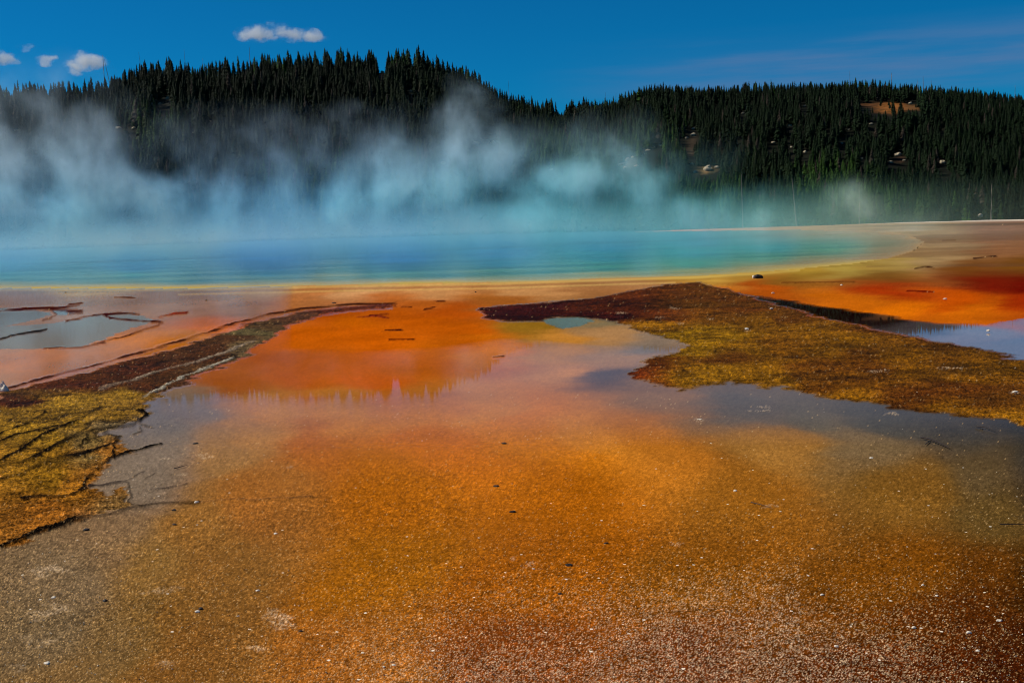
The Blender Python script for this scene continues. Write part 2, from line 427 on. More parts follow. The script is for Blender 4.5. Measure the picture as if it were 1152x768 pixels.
# thin dark rims and cracks: (points, half width px, colour, raised)
RED = (58, 14, 10); DARK = (15, 11, 8); GREY = (60, 50, 44)
RIMS = [
    ([(-40, 352), (0, 350), (25, 348), (50, 347), (70, 349), (90, 352)], 1.2, RED), ([(26, 347.5), (60, 347), (82, 349), (92, 350.5)], 2.0, RED), ([(60, 350), (63, 354), (58, 358), (50, 360)], 1.0, RED),
    ([(68, 347), (80, 344), (90, 343)], 1.0, RED), ([(78, 342), (92, 340.8)], 0.8, RED), ([(76, 353), (86, 352), (92, 350)], 1.0, RED),
    ([(75, 361), (92, 357), (118, 353), (140, 353), (157, 354)], 0.9, RED), ([(118, 354), (125, 358), (145, 360), (165, 361), (178, 362)], 1.1, RED), ([(118, 354), (135, 352.6), (150, 353)], 1.3, RED),
    ([(178, 362), (176, 366), (165, 370), (145, 377), (125, 382), (112, 386), (86, 391), (46, 392.5)], 0.9, RED), ([(170, 362), (180, 362.5)], 1.8, RED), ([(110, 386), (117, 384.5)], 1.2, RED), ([(182, 356), (195, 353), (210, 352)], 1.2, (110, 34, 18)),
    ([(-30, 384), (0, 381), (20, 376), (40, 373), (55, 371)], 1.2, DARK), ([(128, 335), (140, 334.5), (152, 335)], 0.7, RED),
    ([(0, 441), (60, 423), (120, 407), (180, 390), (230, 375), (265, 364), (300, 353.5), (345, 346.5), (395, 342.5), (445, 341.5)], 1.0, (58, 26, 16)),
    ([(0, 526), (40, 514), (60, 503), (85, 492), (110, 483), (130, 481), (150, 478), (163, 468), (156, 463)], 1.1, DARK), ([(0, 540), (25, 534), (45, 521), (60, 516), (90, 512), (110, 507), (128, 500), (134, 492), (126, 486)], 1.3, DARK),
    ([(0, 498), (25, 489), (50, 484), (80, 475), (100, 465), (115, 457)], 0.8, DARK), ([(0, 520), (28, 505), (50, 492), (70, 480), (90, 470)], 0.9, DARK), ([(90, 500), (102, 492), (108, 484)], 0.8, DARK),
    ([(128, 516), (150, 509), (170, 503), (184, 500)], 0.9, DARK), ([(126, 504), (130, 512), (122, 518), (108, 527), (95, 535), (89, 540), (90, 548), (72, 556), (40, 559), (20, 560)], 1.0, DARK),
    ([(95, 545), (118, 543), (138, 541), (146, 534), (154, 531)], 0.7, GREY), ([(140, 543), (145, 552), (143, 562), (152, 567), (165, 569)], 0.8, DARK), ([(158, 538), (166, 533)], 0.6, GREY), ([(170, 552), (190, 550), (208, 547)], 0.6, GREY),
    ([(-60, 634), (0, 611), (40, 596), (80, 585), (120, 578), (150, 571), (172, 566), (200, 564.5), (226, 565)], 1.2, DARK), ([(226, 565), (300, 559), (350, 556)], 0.6, (110, 70, 36)),
    ([(150, 462), (163, 467)], 1.2, DARK), ([(148, 470), (160, 478), (172, 480)], 0.5, GREY), ([(150, 490), (160, 486), (158, 480)], 0.5, GREY),
    ([(0, 490), (20, 480), (38, 470), (50, 464)], 0.8, DARK), ([(160, 446), (175, 438), (195, 430), (215, 421), (240, 412), (262, 402)], 0.7, (150, 140, 120)), ([(110, 437), (150, 428), (190, 415), (230, 404), (255, 396), (285, 384)], 0.8, (130, 112, 92)),
    ([(400, 356.5), (420, 355.5), (432, 357), (440, 358)], 0.8, (120, 40, 20)), ([(433, 371.5), (452, 371)], 0.9, RED), ([(440, 382), (464, 382)], 0.9, (110, 40, 6)), ([(415, 355), (437, 353)], 0.9, (90, 24, 12)), ([(380, 346), (430, 344), (446, 344)], 1.0, (70, 20, 14)),
    ([(452, 345), (465, 345)], 0.8, RED), ([(478, 348), (488, 346)], 0.9, RED), ([(490, 339), (500, 338.5)], 0.8, RED), ([(555, 401.5), (566, 400.5)], 0.9, (80, 40, 20)), 
    ([(1060, 270.5), (1075, 270.5)], 0.5, (110, 80, 50)), ([(1030, 302), (1042, 300), (1050, 301)], 0.7, (60, 30, 14)), ([(1094, 291), (1104, 289.5), (1120, 288)], 0.7, (60, 34, 22)), ([(1020, 327), (1050, 328.5)], 0.9, (90, 10, 6)), ([(960, 317), (880, 318)], 0.6, (110, 60, 20)),
]
PALES = [  # pale crust patches (x, y, rx, ry, strength)
    (318, 698, 16, 9, 0.7), (288, 728, 9, 3.5, 0.6), (60, 640, 14, 4, 0.7), (48, 642, 10, 5, 0.5), (62, 685, 12, 6, 0.6), (44, 692, 8, 5, 0.5), (182, 664, 16, 4, 0.45), (230, 513, 9, 2.2, 0.6), (187, 516, 5, 1.4, 0.7),
    (205, 534, 7, 1.2, 0.5), (325, 526, 7, 1.6, 0.45), (598, 633, 9, 5, 0.45), (576, 628, 5, 3, 0.4), (565, 668, 7, 2.5, 0.4), (762, 612, 7, 2, 0.5), (852, 462, 14, 1.4, 0.5), (860, 458, 7, 1.2, 0.6), (1002, 465, 8, 1.5, 0.6),
    (865, 568, 8, 2, 0.5), (786, 472, 5, 2, 0.4), (986, 418, 10, 1.3, 0.7), (995, 416, 5, 1, 0.7), (1070, 415, 14, 1.4, 0.6), (840, 372, 3, 1, 0.8), (800, 359, 2.5, 1.2, 0.8), (1140, 442, 4, 1.2, 0.8), (700, 352, 8, 1.0, 0.5), (760, 347, 8, 1.0, 0.4),
    (765, 365, 6, 1.5, 0.35), (745, 357, 6, 1.5, 0.4), (24, 750, 14, 6, 0.35), (190, 748, 12, 4, 0.35), (40, 720, 16, 6, 0.35),
]


def paint(x, y, grid_cols=0):
    """base colour, (roughness, speckle, mat) and height of the flats at world points"""
    px, py = proj(x, y, np.zeros_like(x))
    behind = y < 3.0
    px = np.where(behind, np.clip(576 + x * 60, -600, 1700), px); py = np.where(behind, 800.0, py)
    qx = np.clip(px, -500, 1650); qy = np.clip(py, 240, 900)
    # wandering edges, in metres on the ground, turned into pixels
    sc_px = F0 / np.maximum(y, 3.0)                   # pixels per metre across
    sc_py = F0 * CAM_H / np.maximum(y, 3.0) ** 2      # pixels per metre in depth
    wx = (fbm(x, y, 1.1, 6, 11, 0.6) - 0.5); wy = (fbm(x, y, 1.1, 6, 31, 0.6) - 0.5)
    wX = (fbm(x, y, 0.22, 3, 12) - 0.5); wY = (fbm(x, y, 0.22, 3, 32) - 0.5)
    ex = qx + (wx * 0.55) * sc_px; ey = qy + (wy * 0.75) * sc_py
    fx = qx + np.clip((wx * 0.6 + wX * 2.0) * sc_px, -40, 40); fy = qy + np.clip((wy * 1.6 + wY * 5) * sc_py, -9, 9)
    C = idw(fx, fy, FLAT)
    mid = sstep(430, 560, qy)
    n_lo = fbm(x * 0.5, y, 0.35, 4, 3)
    C = C * (0.80 + 0.40 * n_lo)[..., None]
    flow = fbm(x * 1.1 + 0.5 * np.sin(y * 0.35), y * 0.55, 1.2, 5, 6, 0.6)
    C = C * (0.76 + 0.42 * flow)[..., None] * (1 - np.array([0.0, 0.02, 0.35]) * (mid * (1 - sstep(0.10, 0.30, C[..., 2] / np.maximum(C[..., 0], 1e-3))))[..., None])
    rough = 0.014 + 0.45 * mid
    wet = 0.003 * sstep(330, 280, qx) + sstep(394, 440, qy + 0.05 * np.abs(qx - 400) + 10 * sstep(480, 620, qx)) * (0.054 - 0.038 * sstep(450, 520, qy)) - 0.022 * sstep(560, 720, qx)
    # the grey water-filmed margins stay smooth
    spk = sstep(440, 720, qy) * 0.75
    spk = spk * (0.55 + 0.9 * fbm(x, y, 0.7, 3, 8)) * (0.6 + 0.4 * sstep(150, 500, qx))
    bot = sstep(640, 770, qy + 0.10 * (qx - 500) * (qx < 900) + 40 * (fbm(x, y, 1.2, 3, 18) - 0.5)) * sstep(1180, 900, qx) * sstep(250, 560, qx)
    spk = np.clip(spk + 0.6 * bot, 0, 1.4)
    mat = np.zeros_like(x)
    z = np.zeros_like(x)

    def over(mask, c, r=None, s=None, mt=None, w=None):
        nonlocal C, rough, spk, mat, wet
        C = C * (1 - mask[..., None]) + (lin(c) if not isinstance(c, np.ndarray) else c) * mask[..., None]
        if r is not None: rough = rough * (1 - mask) + r * mask
        if s is not None: spk = spk * (1 - mask) + s * mask
        if mt is not None: mat = mat * (1 - mask) + mt * mask
        if w is not None: wet = wet * (1 - mask) + w * mask

    vis = (qy > 244) & (np.abs(qx - 576) < 900)
    grey = lin((112, 106, 98))
    for poly, c in ((POOL_A, (128, 112, 92)), (POOL_B, (132, 110, 82)), (POOL_C, (120, 110, 98))):
        over(polymask(ex, ey, poly, 1.4, 3.0), c, 0.06, 0.0, 0.0, 0.04)
    gp_m = polymask(ex, ey, GREEN_POOL, 1.5, 2.0)
    # right hand pool: dark bottom, with sky reflection painted in as grey at right
    rp = polymask(ex, ey, RIGHT_POOL, 3.0, 2.0)
    rpc = idw(fx, fy, [(850, 336, (30, 10, 6)), (900, 345, (30, 10, 6)), (960, 356, (30, 8, 5)), (1010, 362, (34, 12, 8)), (1040, 370, (90, 78, 78)), (1090, 376, (146, 132, 130)), (1152, 372, (170, 110, 80)), (1130, 362, (190, 104, 50)), (1152, 395, (120, 116, 122)), (1200, 380, (120, 100, 100))])
    over(rp, rpc, 0.02, 0.0, 0.0, 0.22)
    # banks of bacterial mat
    bc = idw(fx, fy, BANK_R_C, soft=8)
    ex2 = ex + (fbm(x, y, 5.0, 4, 13, 0.6) - 0.5) * 0.22 * sc_px; ey2 = ey + (fbm(x, y, 5.0, 4, 33, 0.6) - 0.5) * 0.5 * sc_py
    br = polymask(ex2, ey2, BANK_R, 1.8, 1.6)
    tex = fbm(x, y, 2.6, 5, 41, 0.62)
    streak = fbm(x * 0.45 + y * 0.12, y * 0.9, 0.8, 4, 44)
    bc = bc * np.clip(-0.05 + 0.95 * tex + 1.3 * (streak - 0.35), 0.12, 1.5)[..., None] * np.array([0.98, 0.84, 0.6])
    gold = 0.38 * sstep(700, 800, qx)[..., None]
    bc = bc * (1 - gold) + lin((126, 84, 16)) * np.clip(0.3 + 1.3 * (tex - 0.2), 0.3, 1.3)[..., None] * gold
    over(br, bc, 0.85, 0.10, 1.0, 0.05)
    edge = br * (1 - polymask(ex, ey, BANK_R, 5.0, 1.6)) * 2.0
    C = C * (1 - 0.45 * np.clip(edge, 0, 1))[..., None]
    z = z + br * (0.006 + 0.02 * (tex - 0.4))
    bl = polymask(ex2, ey2, BANK_L, 2.0, 1.6)
    lc = idw(fx, fy, BANK_L_C, soft=8)
    lc = lc * (0.22 + 1.15 * fbm(x, y, 3.4, 5, 51, 0.62))[..., None] * np.array([1.0, 0.79, 0.58])
    over(bl, lc, 0.8, 0.35, 0.9, 0.06)
    z = z + bl * (0.006 + 0.02 * (fbm(x, y, 3.0, 4, 52, 0.6) - 0.4))
    # crusted mat breaks into plates: wandering dark seams between them
    seam = np.abs(fbm(x, y * 0.7, 0.55, 5, 57, 0.55) - 0.5)
    seam2 = np.abs(fbm(x + 40, y * 0.6, 1.3, 4, 59, 0.55) - 0.5)
    sm = (1 - sstep(0.004, 0.016, seam)) * 0.8 + (1 - sstep(0.004, 0.014, seam2)) * 0.45
    sm = np.clip(sm, 0, 0.85) * np.clip(br * 0.6 + bl, 0, 1)
    C = C * (1 - sm[..., None]); z = z - 0.012 * sm
    over(gp_m, (92, 96, 66), 0.10, 0.0, 0.0, 0.015)
    z = z * (1 - gp_m)
    # rims and cracks
    ax = qx + wx * 0.25 * sc_px; ay = qy + wy * 0.4 * sc_py
    for line, hw, c in RIMS:
        x0 = min(p[0] for p in line) - 12; x1 = max(p[0] for p in line) + 12
        y0 = min(p[1] for p in line) - 12; y1 = max(p[1] for p in line) + 12
        k = np.nonzero((qx > x0) & (qx < x1) & (qy > y0) & (qy < y1))[0]
        if not len(k): continue
        d = segdist(ax[k], ay[k], line)
        w = (1.25 if line[0][1] > 405 else 0.85) * hw * (0.55 + 0.9 * vnoise(x[k] * 3, y[k] * 3, 77))
        mk = 1 - sstep(w * 0.6, w * 1.5 + 0.35, d)
        mk = mk * (0.55 + 0.45 * sstep(0.3, 0.5, vnoise(x[k] * 1.3, y[k] * 1.3, 79)))
        C[k] = C[k] * (1 - mk[:, None]) + lin(c) * mk[:, None]
        rough[k] = np.maximum(rough[k], 0.6 * mk); wet[k] = wet[k] * (1 - 0.8 * mk)
        mat[k] = np.maximum(mat[k], 0.6 * mk); z[k] += 0.012 * mk
    for cx, cy, rx, ry, s in PALES:
        k = np.nonzero((np.abs(qx - cx) < 2.5 * rx) & (np.abs(qy - cy) < 2.5 * ry))[0]
        if not len(k): continue
        d = np.hypot((qx[k] - cx) / rx, (qy[k] - cy) / ry)
        nn = fbm(x[k], y[k], 9.0 * min(1.0, 12.0 / np.mean(y[k])), 4, int(cx), 0.65)
        mk = 0.6 * s * sstep(0.5, -0.25, d - 0.75 + 3.2 * (0.5 - nn)) * (np.random.default_rng(int(cx)).random(len(k)) < 0.55)
        C[k] = C[k] * (1 - mk[:, None]) + lin((222, 190, 150)) * mk[:, None]
        rough[k] = np.maximum(rough[k], 0.6 * mk); z[k] += 0.006 * mk
    # pale and dark bands along the spring's near shore
    sh = segdist(qx, qy, [p for p in SPRING[:13]])
    band = np.exp(-(((sh - 2.0) / 1.3) ** 2)) * (qy > 293) * (qx < 900) * (0.5 + 0.5 * fbm(x, y * 2, 0.2, 3, 61))
    C = C * (1 - 0.55 * band[..., None]) + lin((224, 196, 104)) * 0.55 * band[..., None]
    band = np.exp(-(((sh - 5.0) / 0.8) ** 2)) * (qy > 300) * (qx < 800)
    C = C * (1 - 0.3 * band[..., None]) + lin((120, 84, 46)) * 0.3 * band[..., None]
    band = np.exp(-(((sh - 7.2) / 1.0) ** 2)) * (qy > 300) * (qx < 760) * (qx > 200)
    C = C * (1 - 0.4 * band[..., None]) + lin((226, 186, 104)) * 0.4 * band[..., None]
    # far shore: a low pale bank of sinter with a dark line under it
    far = [(500, 256.5), (640, 254), (820, 252.6), (900, 251.6), (1000, 250), (1152, 247.6), (1300, 245), (1600, 240)]
    fd = np.interp(qx, [p[0] for p in far], [p[1] for p in far])
    over(((qy < fd - 1.8) & vis) * 1.0, (70, 62, 44), 0.9, 0.0, 0.5)
    pl = np.exp(-(((qy - fd) / 1.2) ** 4)) * (0.35 + 0.65 * sstep(900, 1050, qx)) * (0.4 + 0.6 * sstep(0.35, 0.6, fbm(x, y, 0.06, 3, 71)))
    over(pl, (226, 214, 190), 0.8, 0.0, 0.3)
    z = z + pl * 0.12
    dk = np.exp(-(((qy - fd - 4.2) / 1.2) ** 2)) * sstep(930, 1100, qx) * 0.75
    over(dk, (54, 34, 22), 0.6, 0.0, 0.2)
    streaks = sstep(0.52, 0.66, fbm(x * 0.25, y, 0.12, 4, 73)) * ((qy > 252) & (qy < 300) & (qx > 930)) * 0.45
    over(streaks, (96, 64, 42), 0.4, 0.0, 0.0)
    # grain of the crust: each little lump of it a shade of its own, with relief
    G = np.random.default_rng(91)
    g1 = G.normal(0, 1, len(x)); g2 = G.normal(0, 1, len(x))
    nc = grid_cols
    if nc:
        gs = g2.reshape(-1, nc)
        gs = (gs + np.roll(gs, 1, 1) + np.roll(gs, -1, 1) + np.roll(gs, 1, 0)) / 2.0
        g2 = gs.ravel()
    patch = 0.5 + fbm(x, y, 0.9, 3, 95)
    amp = (0.05 + 0.30 * sstep(430, 640, qy) * patch) * (1 - mat) + (0.28 - 0.07 * br) * mat * patch
    inview = 1 - sstep(1000, 1180, np.abs(px - 576)) * 0.9
    amp = amp * (qy > 318) * inview
    C = C * np.exp(amp * (0.75 * g1 + 0.65 * g2) - 0.5 * amp * amp)[..., None]
    z = z + mat * 0.004 * np.maximum(g2, -1.0) + (1 - mat) * 0.0012 * sstep(520, 700, qy) * g1
    fl = G.random(len(x))
    prob = np.clip(0.004 + 0.030 * sstep(520, 700, qy) + 0.30 * bot * patch + 0.05 * sstep(300, 0, qx) * sstep(590, 700, qy) * patch, 0, 0.3) * (qy > 440) + 0.012 * mat
    prob = prob * (inview > 0.95)
    hit = (fl < prob) * G.uniform(0.25, 0.95, len(x)) * (0.7 - 0.3 * mat)
    C = C * (1 - hit[:, None]) + (lin((226, 182, 120)) * (1 - bot[:, None]) + lin((236, 206, 166)) * bot[:, None]) * hit[:, None]
    # floor of the spring below its water
    sp = polymask(qx, qy, SPRING, 1.0)
    z = np.where(sp > 0.5, -0.05, z)
    par = np.stack([np.clip(rough, 0.02, 1), np.clip(spk, 0, 1.5), np.clip(mat, 0, 1), np.clip(wet, 0.0, 1) * (1 - 0.85 * mid)], -1)
    return np.clip(C, 0.001, 0.9), par, z


def fan(ts, rs):
    """polar grid: columns at azimuths TS, rows at distances RS"""
    A, R = np.meshgrid(ts, rs)
    x = (R * np.sin(A)).ravel(); y = (R * np.cos(A)).ravel()
    nc, nr = len(ts), len(rs)
    i = np.arange(nr - 1)[:, None] * nc + np.arange(nc - 1)[None, :]
    F = np.stack([i, i + 1, i + nc + 1, i + nc], -1).reshape(-1, 4)
    return x, y, F


t_in = np.arctan(np.arange(-0.58, 0.58, 1.2 / F0))
side = np.concatenate([np.arange(t_in[-1] + 0.004, 0.95, 0.004), np.arange(1.0, math.pi, 0.10)])
AZ = np.concatenate([-side[::-1], t_in, side, [2 * math.pi - side[-1]]])
v = np.concatenate([np.arange(640, 20, -1.0), np.arange(20, 8.4, -0.4)])
RS = np.concatenate([[0.05, 1.0, 2.0, 3.0, 3.7, 4.2], F0 * CAM_H / v])
x, y, Fq = fan(AZ, RS)
C, P, z = paint(x, y, len(AZ))
z = z - 4.0 * sstep(165, 330, np.hypot(x, y))
o = mesh_np('ground', np.stack([x, y, z], -1), Fq, M_GROUND)
attr_col(o, 'col', C); attr_col(o, 'par', P)
tag(o, kind='structure')

# spring water: a sheet over the sunken floor
WATER_C = [(-300, 318, (90, 130, 110)), (0, 320, (120, 150, 110)), (0, 312, (70, 150, 150)), (0, 300, (40, 130, 160)), (150, 320, (130, 150, 100)), (150, 312, (60, 150, 140)), (150, 300, (30, 120, 160)), (300, 319, (140, 146, 84)), (300, 310, (36, 116, 126)),
           (300, 300, (12, 82, 130)), (300, 288, (20, 100, 170)), (0, 288, (30, 110, 160)), (450, 312, (110, 146, 84)), (450, 302, (16, 98, 124)), (450, 290, (18, 104, 170)), (380, 318, (146, 150, 84)), (560, 314, (150, 154, 80)), (560, 306, (70, 130, 96)), (560, 296, (18, 116, 140)), (560, 284, (16, 110, 164)),
           (680, 310, (150, 156, 76)), (680, 300, (60, 140, 104)), (680, 290, (20, 128, 140)), (680, 276, (16, 124, 164)), (780, 307, (160, 160, 70)), (780, 296, (70, 156, 120)), (780, 284, (26, 150, 152)), (780, 270, (20, 140, 166)),
           (860, 302, (164, 158, 66)), (860, 290, (84, 160, 120)), (860, 278, (34, 154, 156)), (860, 266, (26, 146, 160)), (940, 294, (160, 150, 70)), (940, 282, (90, 160, 120)), (940, 268, (56, 152, 140)), (1000, 284, (170, 140, 80)), (1000, 270, (150, 142, 96)), (1030, 274, (170, 136, 84)), (975, 290, (170, 146, 76)), (1015, 264, (160, 136, 90)), (1034, 281, (170, 140, 84)), (1042, 272, (166, 138, 84)), (1022, 262, (158, 130, 86)), (912, 302, (168, 146, 70)), (962, 296, (168, 142, 76)), (1002, 290, (168, 140, 80)), (960, 284, (112, 150, 108)), (940, 275, (80, 152, 124)), (300, 313, (120, 142, 84)), (150, 315, (130, 148, 100)), (560, 310, (126, 148, 80)), (0, 316, (110, 150, 124)), (450, 308, (80, 136, 96)), (975, 262, (120, 146, 112)), (1000, 278, (166, 144, 88))]
vw = np.concatenate([np.arange(76, 24, -1.0), np.arange(24, 9.0, -0.5)])
xw, yw, Fw = fan(np.arctan(np.arange(-0.9, 0.5, 4.0 / F0)), F0 * CAM_H / vw)
pxw, pyw = proj(xw, yw, np.zeros_like(xw))
inn = pip(pxw, pyw, SPRING) | (segdist(pxw, pyw, SPRING, True) < 1.5)
keep = inn[Fw].all(1)
Fw = Fw[keep]
used = np.unique(Fw); remap = np.zeros(len(xw), int); remap[used] = np.arange(len(used))
o = mesh_np('spring_water', np.stack([xw, yw, np.full_like(xw, -0.006)], -1)[used], remap[Fw], M_WATER)
WC = idw(pxw[used], pyw[used], WATER_C, soft=9)
uu, vv = pxw[used], pyw[used]
ins = pip(uu, vv, SPRING)
eg = sstep(0.0, 62.0, segdist(uu, vv, SPRING, True, 3.0) + 16 * (fbm(xw[used], yw[used], 0.12, 3, 15) - 0.5)) * ins
eg = 1 - (1 - eg) * sstep(760, 940, uu)
WC = WC * eg[:, None] + lin((166, 134, 92)) * (1 - eg[:, None])
e2 = sstep(0.0, 9.0, segdist(uu, vv, SPRING, True, 1.0) + 5 * (fbm(xw[used], yw[used], 0.3, 3, 16) - 0.5)) * ins
e2 = 1 - (1 - e2) * (vv > 292)
WC = WC * e2[:, None] + lin((188, 160, 84)) * (1 - e2[:, None])
attr_col(o, 'col', np.concatenate([WC, (eg * e2)[:, None]], 1))
tag(o, kind='structure')

# hills
ts = np.concatenate([np.arange(-math.pi, -0.7, 0.06), np.arange(-0.7, 0.7, 0.006), np.arange(0.7, math.pi + 0.06, 0.06)])
rs = np.concatenate([np.arange(318, 900, 5.0), np.arange(900, 1800, 60), [2500, 4000, 7000]])
x, y, Fq = fan(ts, rs)
z = hill_z(x, y)
z[:len(ts)] -= 0.6
px, py = proj(x, y, z)
hc = np.tile(lin((22, 24, 12)), (len(x), 1))
BARE = [(1003, 121, 19, 7, (150, 92, 40)), (978, 118, 12, 2.5, (100, 62, 32)), (1028, 121, 8, 3, (120, 80, 42)), (1012, 179, 8, 4, (70, 46, 30)), (795, 190, 8, 4, (150, 122, 80)), (708, 184, 8, 6, (90, 84, 66)), (778, 166, 4, 12, (70, 56, 42)),
        (630, 124, 8, 4, (90, 60, 40)), (545, 165, 14, 4, (90, 86, 76))]
for cx, cy, rx_, ry_, c in BARE:
    d = np.hypot((px - cx) / rx_, (py - cy) / ry_) + (fbm(x, y, 0.08, 3, 91) - 0.5) * 0.9
    m = (1 - sstep(0.7, 1.3, d))[:, None]
    hc = hc * (1 - m) + lin(c) * m
o = mesh_np('hills', np.stack([x, y, z], -1), Fq, M_HILL)
attr_col(o, 'col', hc)
tag(o, kind='structure')


# ------------------------------------------------------------------ conifers
def crown_mesh(seed, H=12.0, half=1.45, low=0.10, nb=110, lean=0.0):
    r = random.Random(seed)
    V, F = [], []
    for i in range(nb):
        t = (i + r.random()) / nb
        zc = H * (low + (1.0 - low) * t ** 0.95)
        u = (zc / H - low) / (1 - low)
        prof = (1 - u) ** 0.80 * (0.35 + 0.65 * min(1, u / 0.18)) + 0.03
        L = half * prof * r.uniform(0.55, 1.25)
        a = r.random() * 6.283
        ca, sa = math.cos(a), math.sin(a)
        wd = L * r.uniform(0.28, 0.5) + 0.10
        dr = L * r.uniform(0.25, 0.75)
        th = 0.25 + 0.35 * r.random()
        xo = lean * zc
        b = len(V)
        V += [(xo, 0, zc + th * 0.6), (xo + ca * L * .55 - sa * wd, sa * L * .55 + ca * wd, zc - dr * .5 - th * .3), (xo + ca * L, sa * L, zc - dr),
              (xo + ca * L * .55 + sa * wd, sa * L * .55 - ca * wd, zc - dr * .5 - th * .3), (xo + ca * L * .5, sa * L * .5, zc - dr * .25 + th * .35)]
        F += [(b, b + 1, b + 4), (b + 1, b + 2, b + 4), (b + 2, b + 3, b + 4), (b + 3, b, b + 4)]
    b = len(V)
    V += [(lean * H, 0, H * 1.03), (lean * H + .12, .05, H * .90), (lean * H - .1, .09, H * .90), (lean * H, -.12, H * .9)]
    F += [(b, b + 1, b + 2), (b, b + 2, b + 3), (b, b + 3, b + 1)]
    return np.array(V), np.array(F)


def tube(pts, rad, n=6):
    V, F = [], []
    for i, (p, r) in enumerate(zip(pts, rad)):
        p = Vector(p)
        d = Vector(pts[min(i + 1, len(pts) - 1)]) - Vector(pts[max(i - 1, 0)])
        q = d.to_track_quat('Z', 'Y')
        for k in range(n):
            a = 6.28318 * k / n
            V.append(p + q @ Vector((math.cos(a) * r, math.sin(a) * r, 0)))
    for i in range(len(pts) - 1):
        for k in range(n):
            F.append((i * n + k, i * n + (k + 1) % n, (i + 1) * n + (k + 1) % n, (i + 1) * n + k))
    return [tuple(v) for v in V], F


def mesh_lists(name, V, F, mats, parent=None, smooth=True, link=True):
    me = bpy.data.meshes.new(name)
    me.from_pydata([tuple(v) for v in V], [], F)
    for p in me.polygons: p.use_smooth = smooth
    for mt in mats if isinstance(mats, (list, tuple)) else [mats]: me.materials.append(mt)
    o = bpy.data.objects.new(name, me)
    if link: COL.objects.link(o)
    if parent is not None: o.parent = parent
    return o


SPECS = [dict(H=12, half=2.3, nb=150), dict(H=12, half=2.0, nb=140), dict(H=12, half=2.7, nb=160), dict(H=12, half=2.2, low=0.16, nb=140), dict(H=12, half=1.6, low=0.22, nb=110), dict(H=12, half=2.9, low=0.05, nb=170)]
CROWNS = [crown_mesh(100 + i, **s) for i, s in enumerate(SPECS)]

# candidate trees over the hillside
cand = []
N = 31000
az = RNG.uniform(-0.56, 0.56, N)
rf, rr = foot_r(az), ridge_r(az)
r = np.sqrt(RNG.uniform(0, 1, N) * ((rr * 1.10) ** 2 - rf ** 2) + rf ** 2) + RNG.uniform(-6, 6, N)
# a denser row along the crest and along the foot
az2 = RNG.uniform(-0.50, 0.50, 260); r2 = ridge_r(az2) * RNG.uniform(0.955, 1.01, 260)
az3 = RNG.uniform(-0.50, 0.52, 420); r3 = foot_r(az3) + RNG.uniform(-10, 14, 420)
az = np.concatenate([az, az2, az3]); r = np.concatenate([r, r2, r3])
tx, ty = r * np.sin(az), r * np.cos(az)
tz = hill_z(tx, ty)
clump = fbm(tx, ty, 1 / 18.0, 3, 201)
hgt = 9.8 * (0.38 + 0.95 * RNG.random(len(tx))) * (0.75 + 0.5 * clump)
ppx, ppy = proj(tx, ty, tz)
hgt = hgt * np.interp(ppx, [100, 200, 560, 700, 1152], [0.95, 1.12, 1.05, 0.78, 0.70]) * np.where(r < foot_r(az) + 25, 1.25, 1.0)
crest = (r > 0.93 * ridge_r(az)) & (ppx < 660)
hgt = np.where(crest, hgt * np.where(RNG.random(len(tx)) < 0.62, 0.62, 1.12), hgt)
tpx, tpy = proj(tx, ty, tz + hgt)
ok = clump + RNG.normal(0, 0.08, len(tx)) > 0.17
for cx, cy, rx_, ry_, c in BARE:
    bl = RNG.random(len(tx)) < 0.90
    # neither on the bare ground nor standing up in front of it
    hit = (np.abs(ppx - cx) < rx_ * 0.95) & (ppy > cy - ry_ * 0.7) & (tpy < cy + ry_ * 0.4)
    ok &= ~(hit & bl)
# boulders seen among the trees: keep the view of them open
ROCKS = [(700, 186, 5), (706, 181, 4), (712, 178, 3), (716, 188, 4), (704, 190, 3), (780, 146, 3.2), (780, 153, 4), (772, 156, 3), (743, 164, 2.6), (729, 170, 3), (736, 167, 3), (726, 174, 2), (778, 186, 3), (782, 194, 3), (796, 191, 6), (806, 189, 3.6), (870, 161, 2.6), (890, 166, 2.2),
         (836, 128, 2.4), (906, 172, 2.4), (889, 142, 2.5), (905, 120, 2), (1010, 175, 4), (1017, 181, 3), (1002, 183, 2.5), (1060, 184, 4), (955, 147, 2.2), (970, 179, 2.4), (947, 162, 2), (980, 140, 2),
         (535, 163, 5), (545, 161, 6), (555, 163, 5), (498, 185, 4), (620, 192, 3), (588, 180, 3), (462, 103, 2.4), (1024, 117, 2.5), (180, 118, 3), (188, 112, 3), (150, 145, 3), (133, 145, 4), (350, 120, 1.8), (237, 137, 1.6), (217, 150, 1.6), (430, 80, 3), (18, 148, 3)]
for cx, cy, s in ROCKS:
    hit = (np.abs(ppx - cx) < s + 2.5) & (ppy > cy - 1) & (tpy < cy + s)
    ok &= ~hit
k = np.nonzero(ok)[0]
tx, ty, tz, hgt, ppx, ppy, tpx, tpy, r = (a[k] for a in (tx, ty, tz, hgt, ppx, ppy, tpx, tpy, r))
nT = len(tx)
spin = RNG.uniform(0, 6.283, nT); var = RNG.integers(0, len(CROWNS), nT); wid = RNG.uniform(0.85, 1.25, nT)
green = np.zeros(nT)
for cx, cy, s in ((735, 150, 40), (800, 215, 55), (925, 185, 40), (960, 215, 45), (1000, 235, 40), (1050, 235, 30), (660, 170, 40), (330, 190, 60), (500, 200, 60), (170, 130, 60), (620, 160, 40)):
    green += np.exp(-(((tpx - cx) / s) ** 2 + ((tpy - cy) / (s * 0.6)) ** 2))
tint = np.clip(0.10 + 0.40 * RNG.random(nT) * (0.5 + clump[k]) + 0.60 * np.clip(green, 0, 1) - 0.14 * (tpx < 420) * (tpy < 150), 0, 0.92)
tint = np.where(RNG.random(nT) < 0.035, 1.0, tint)

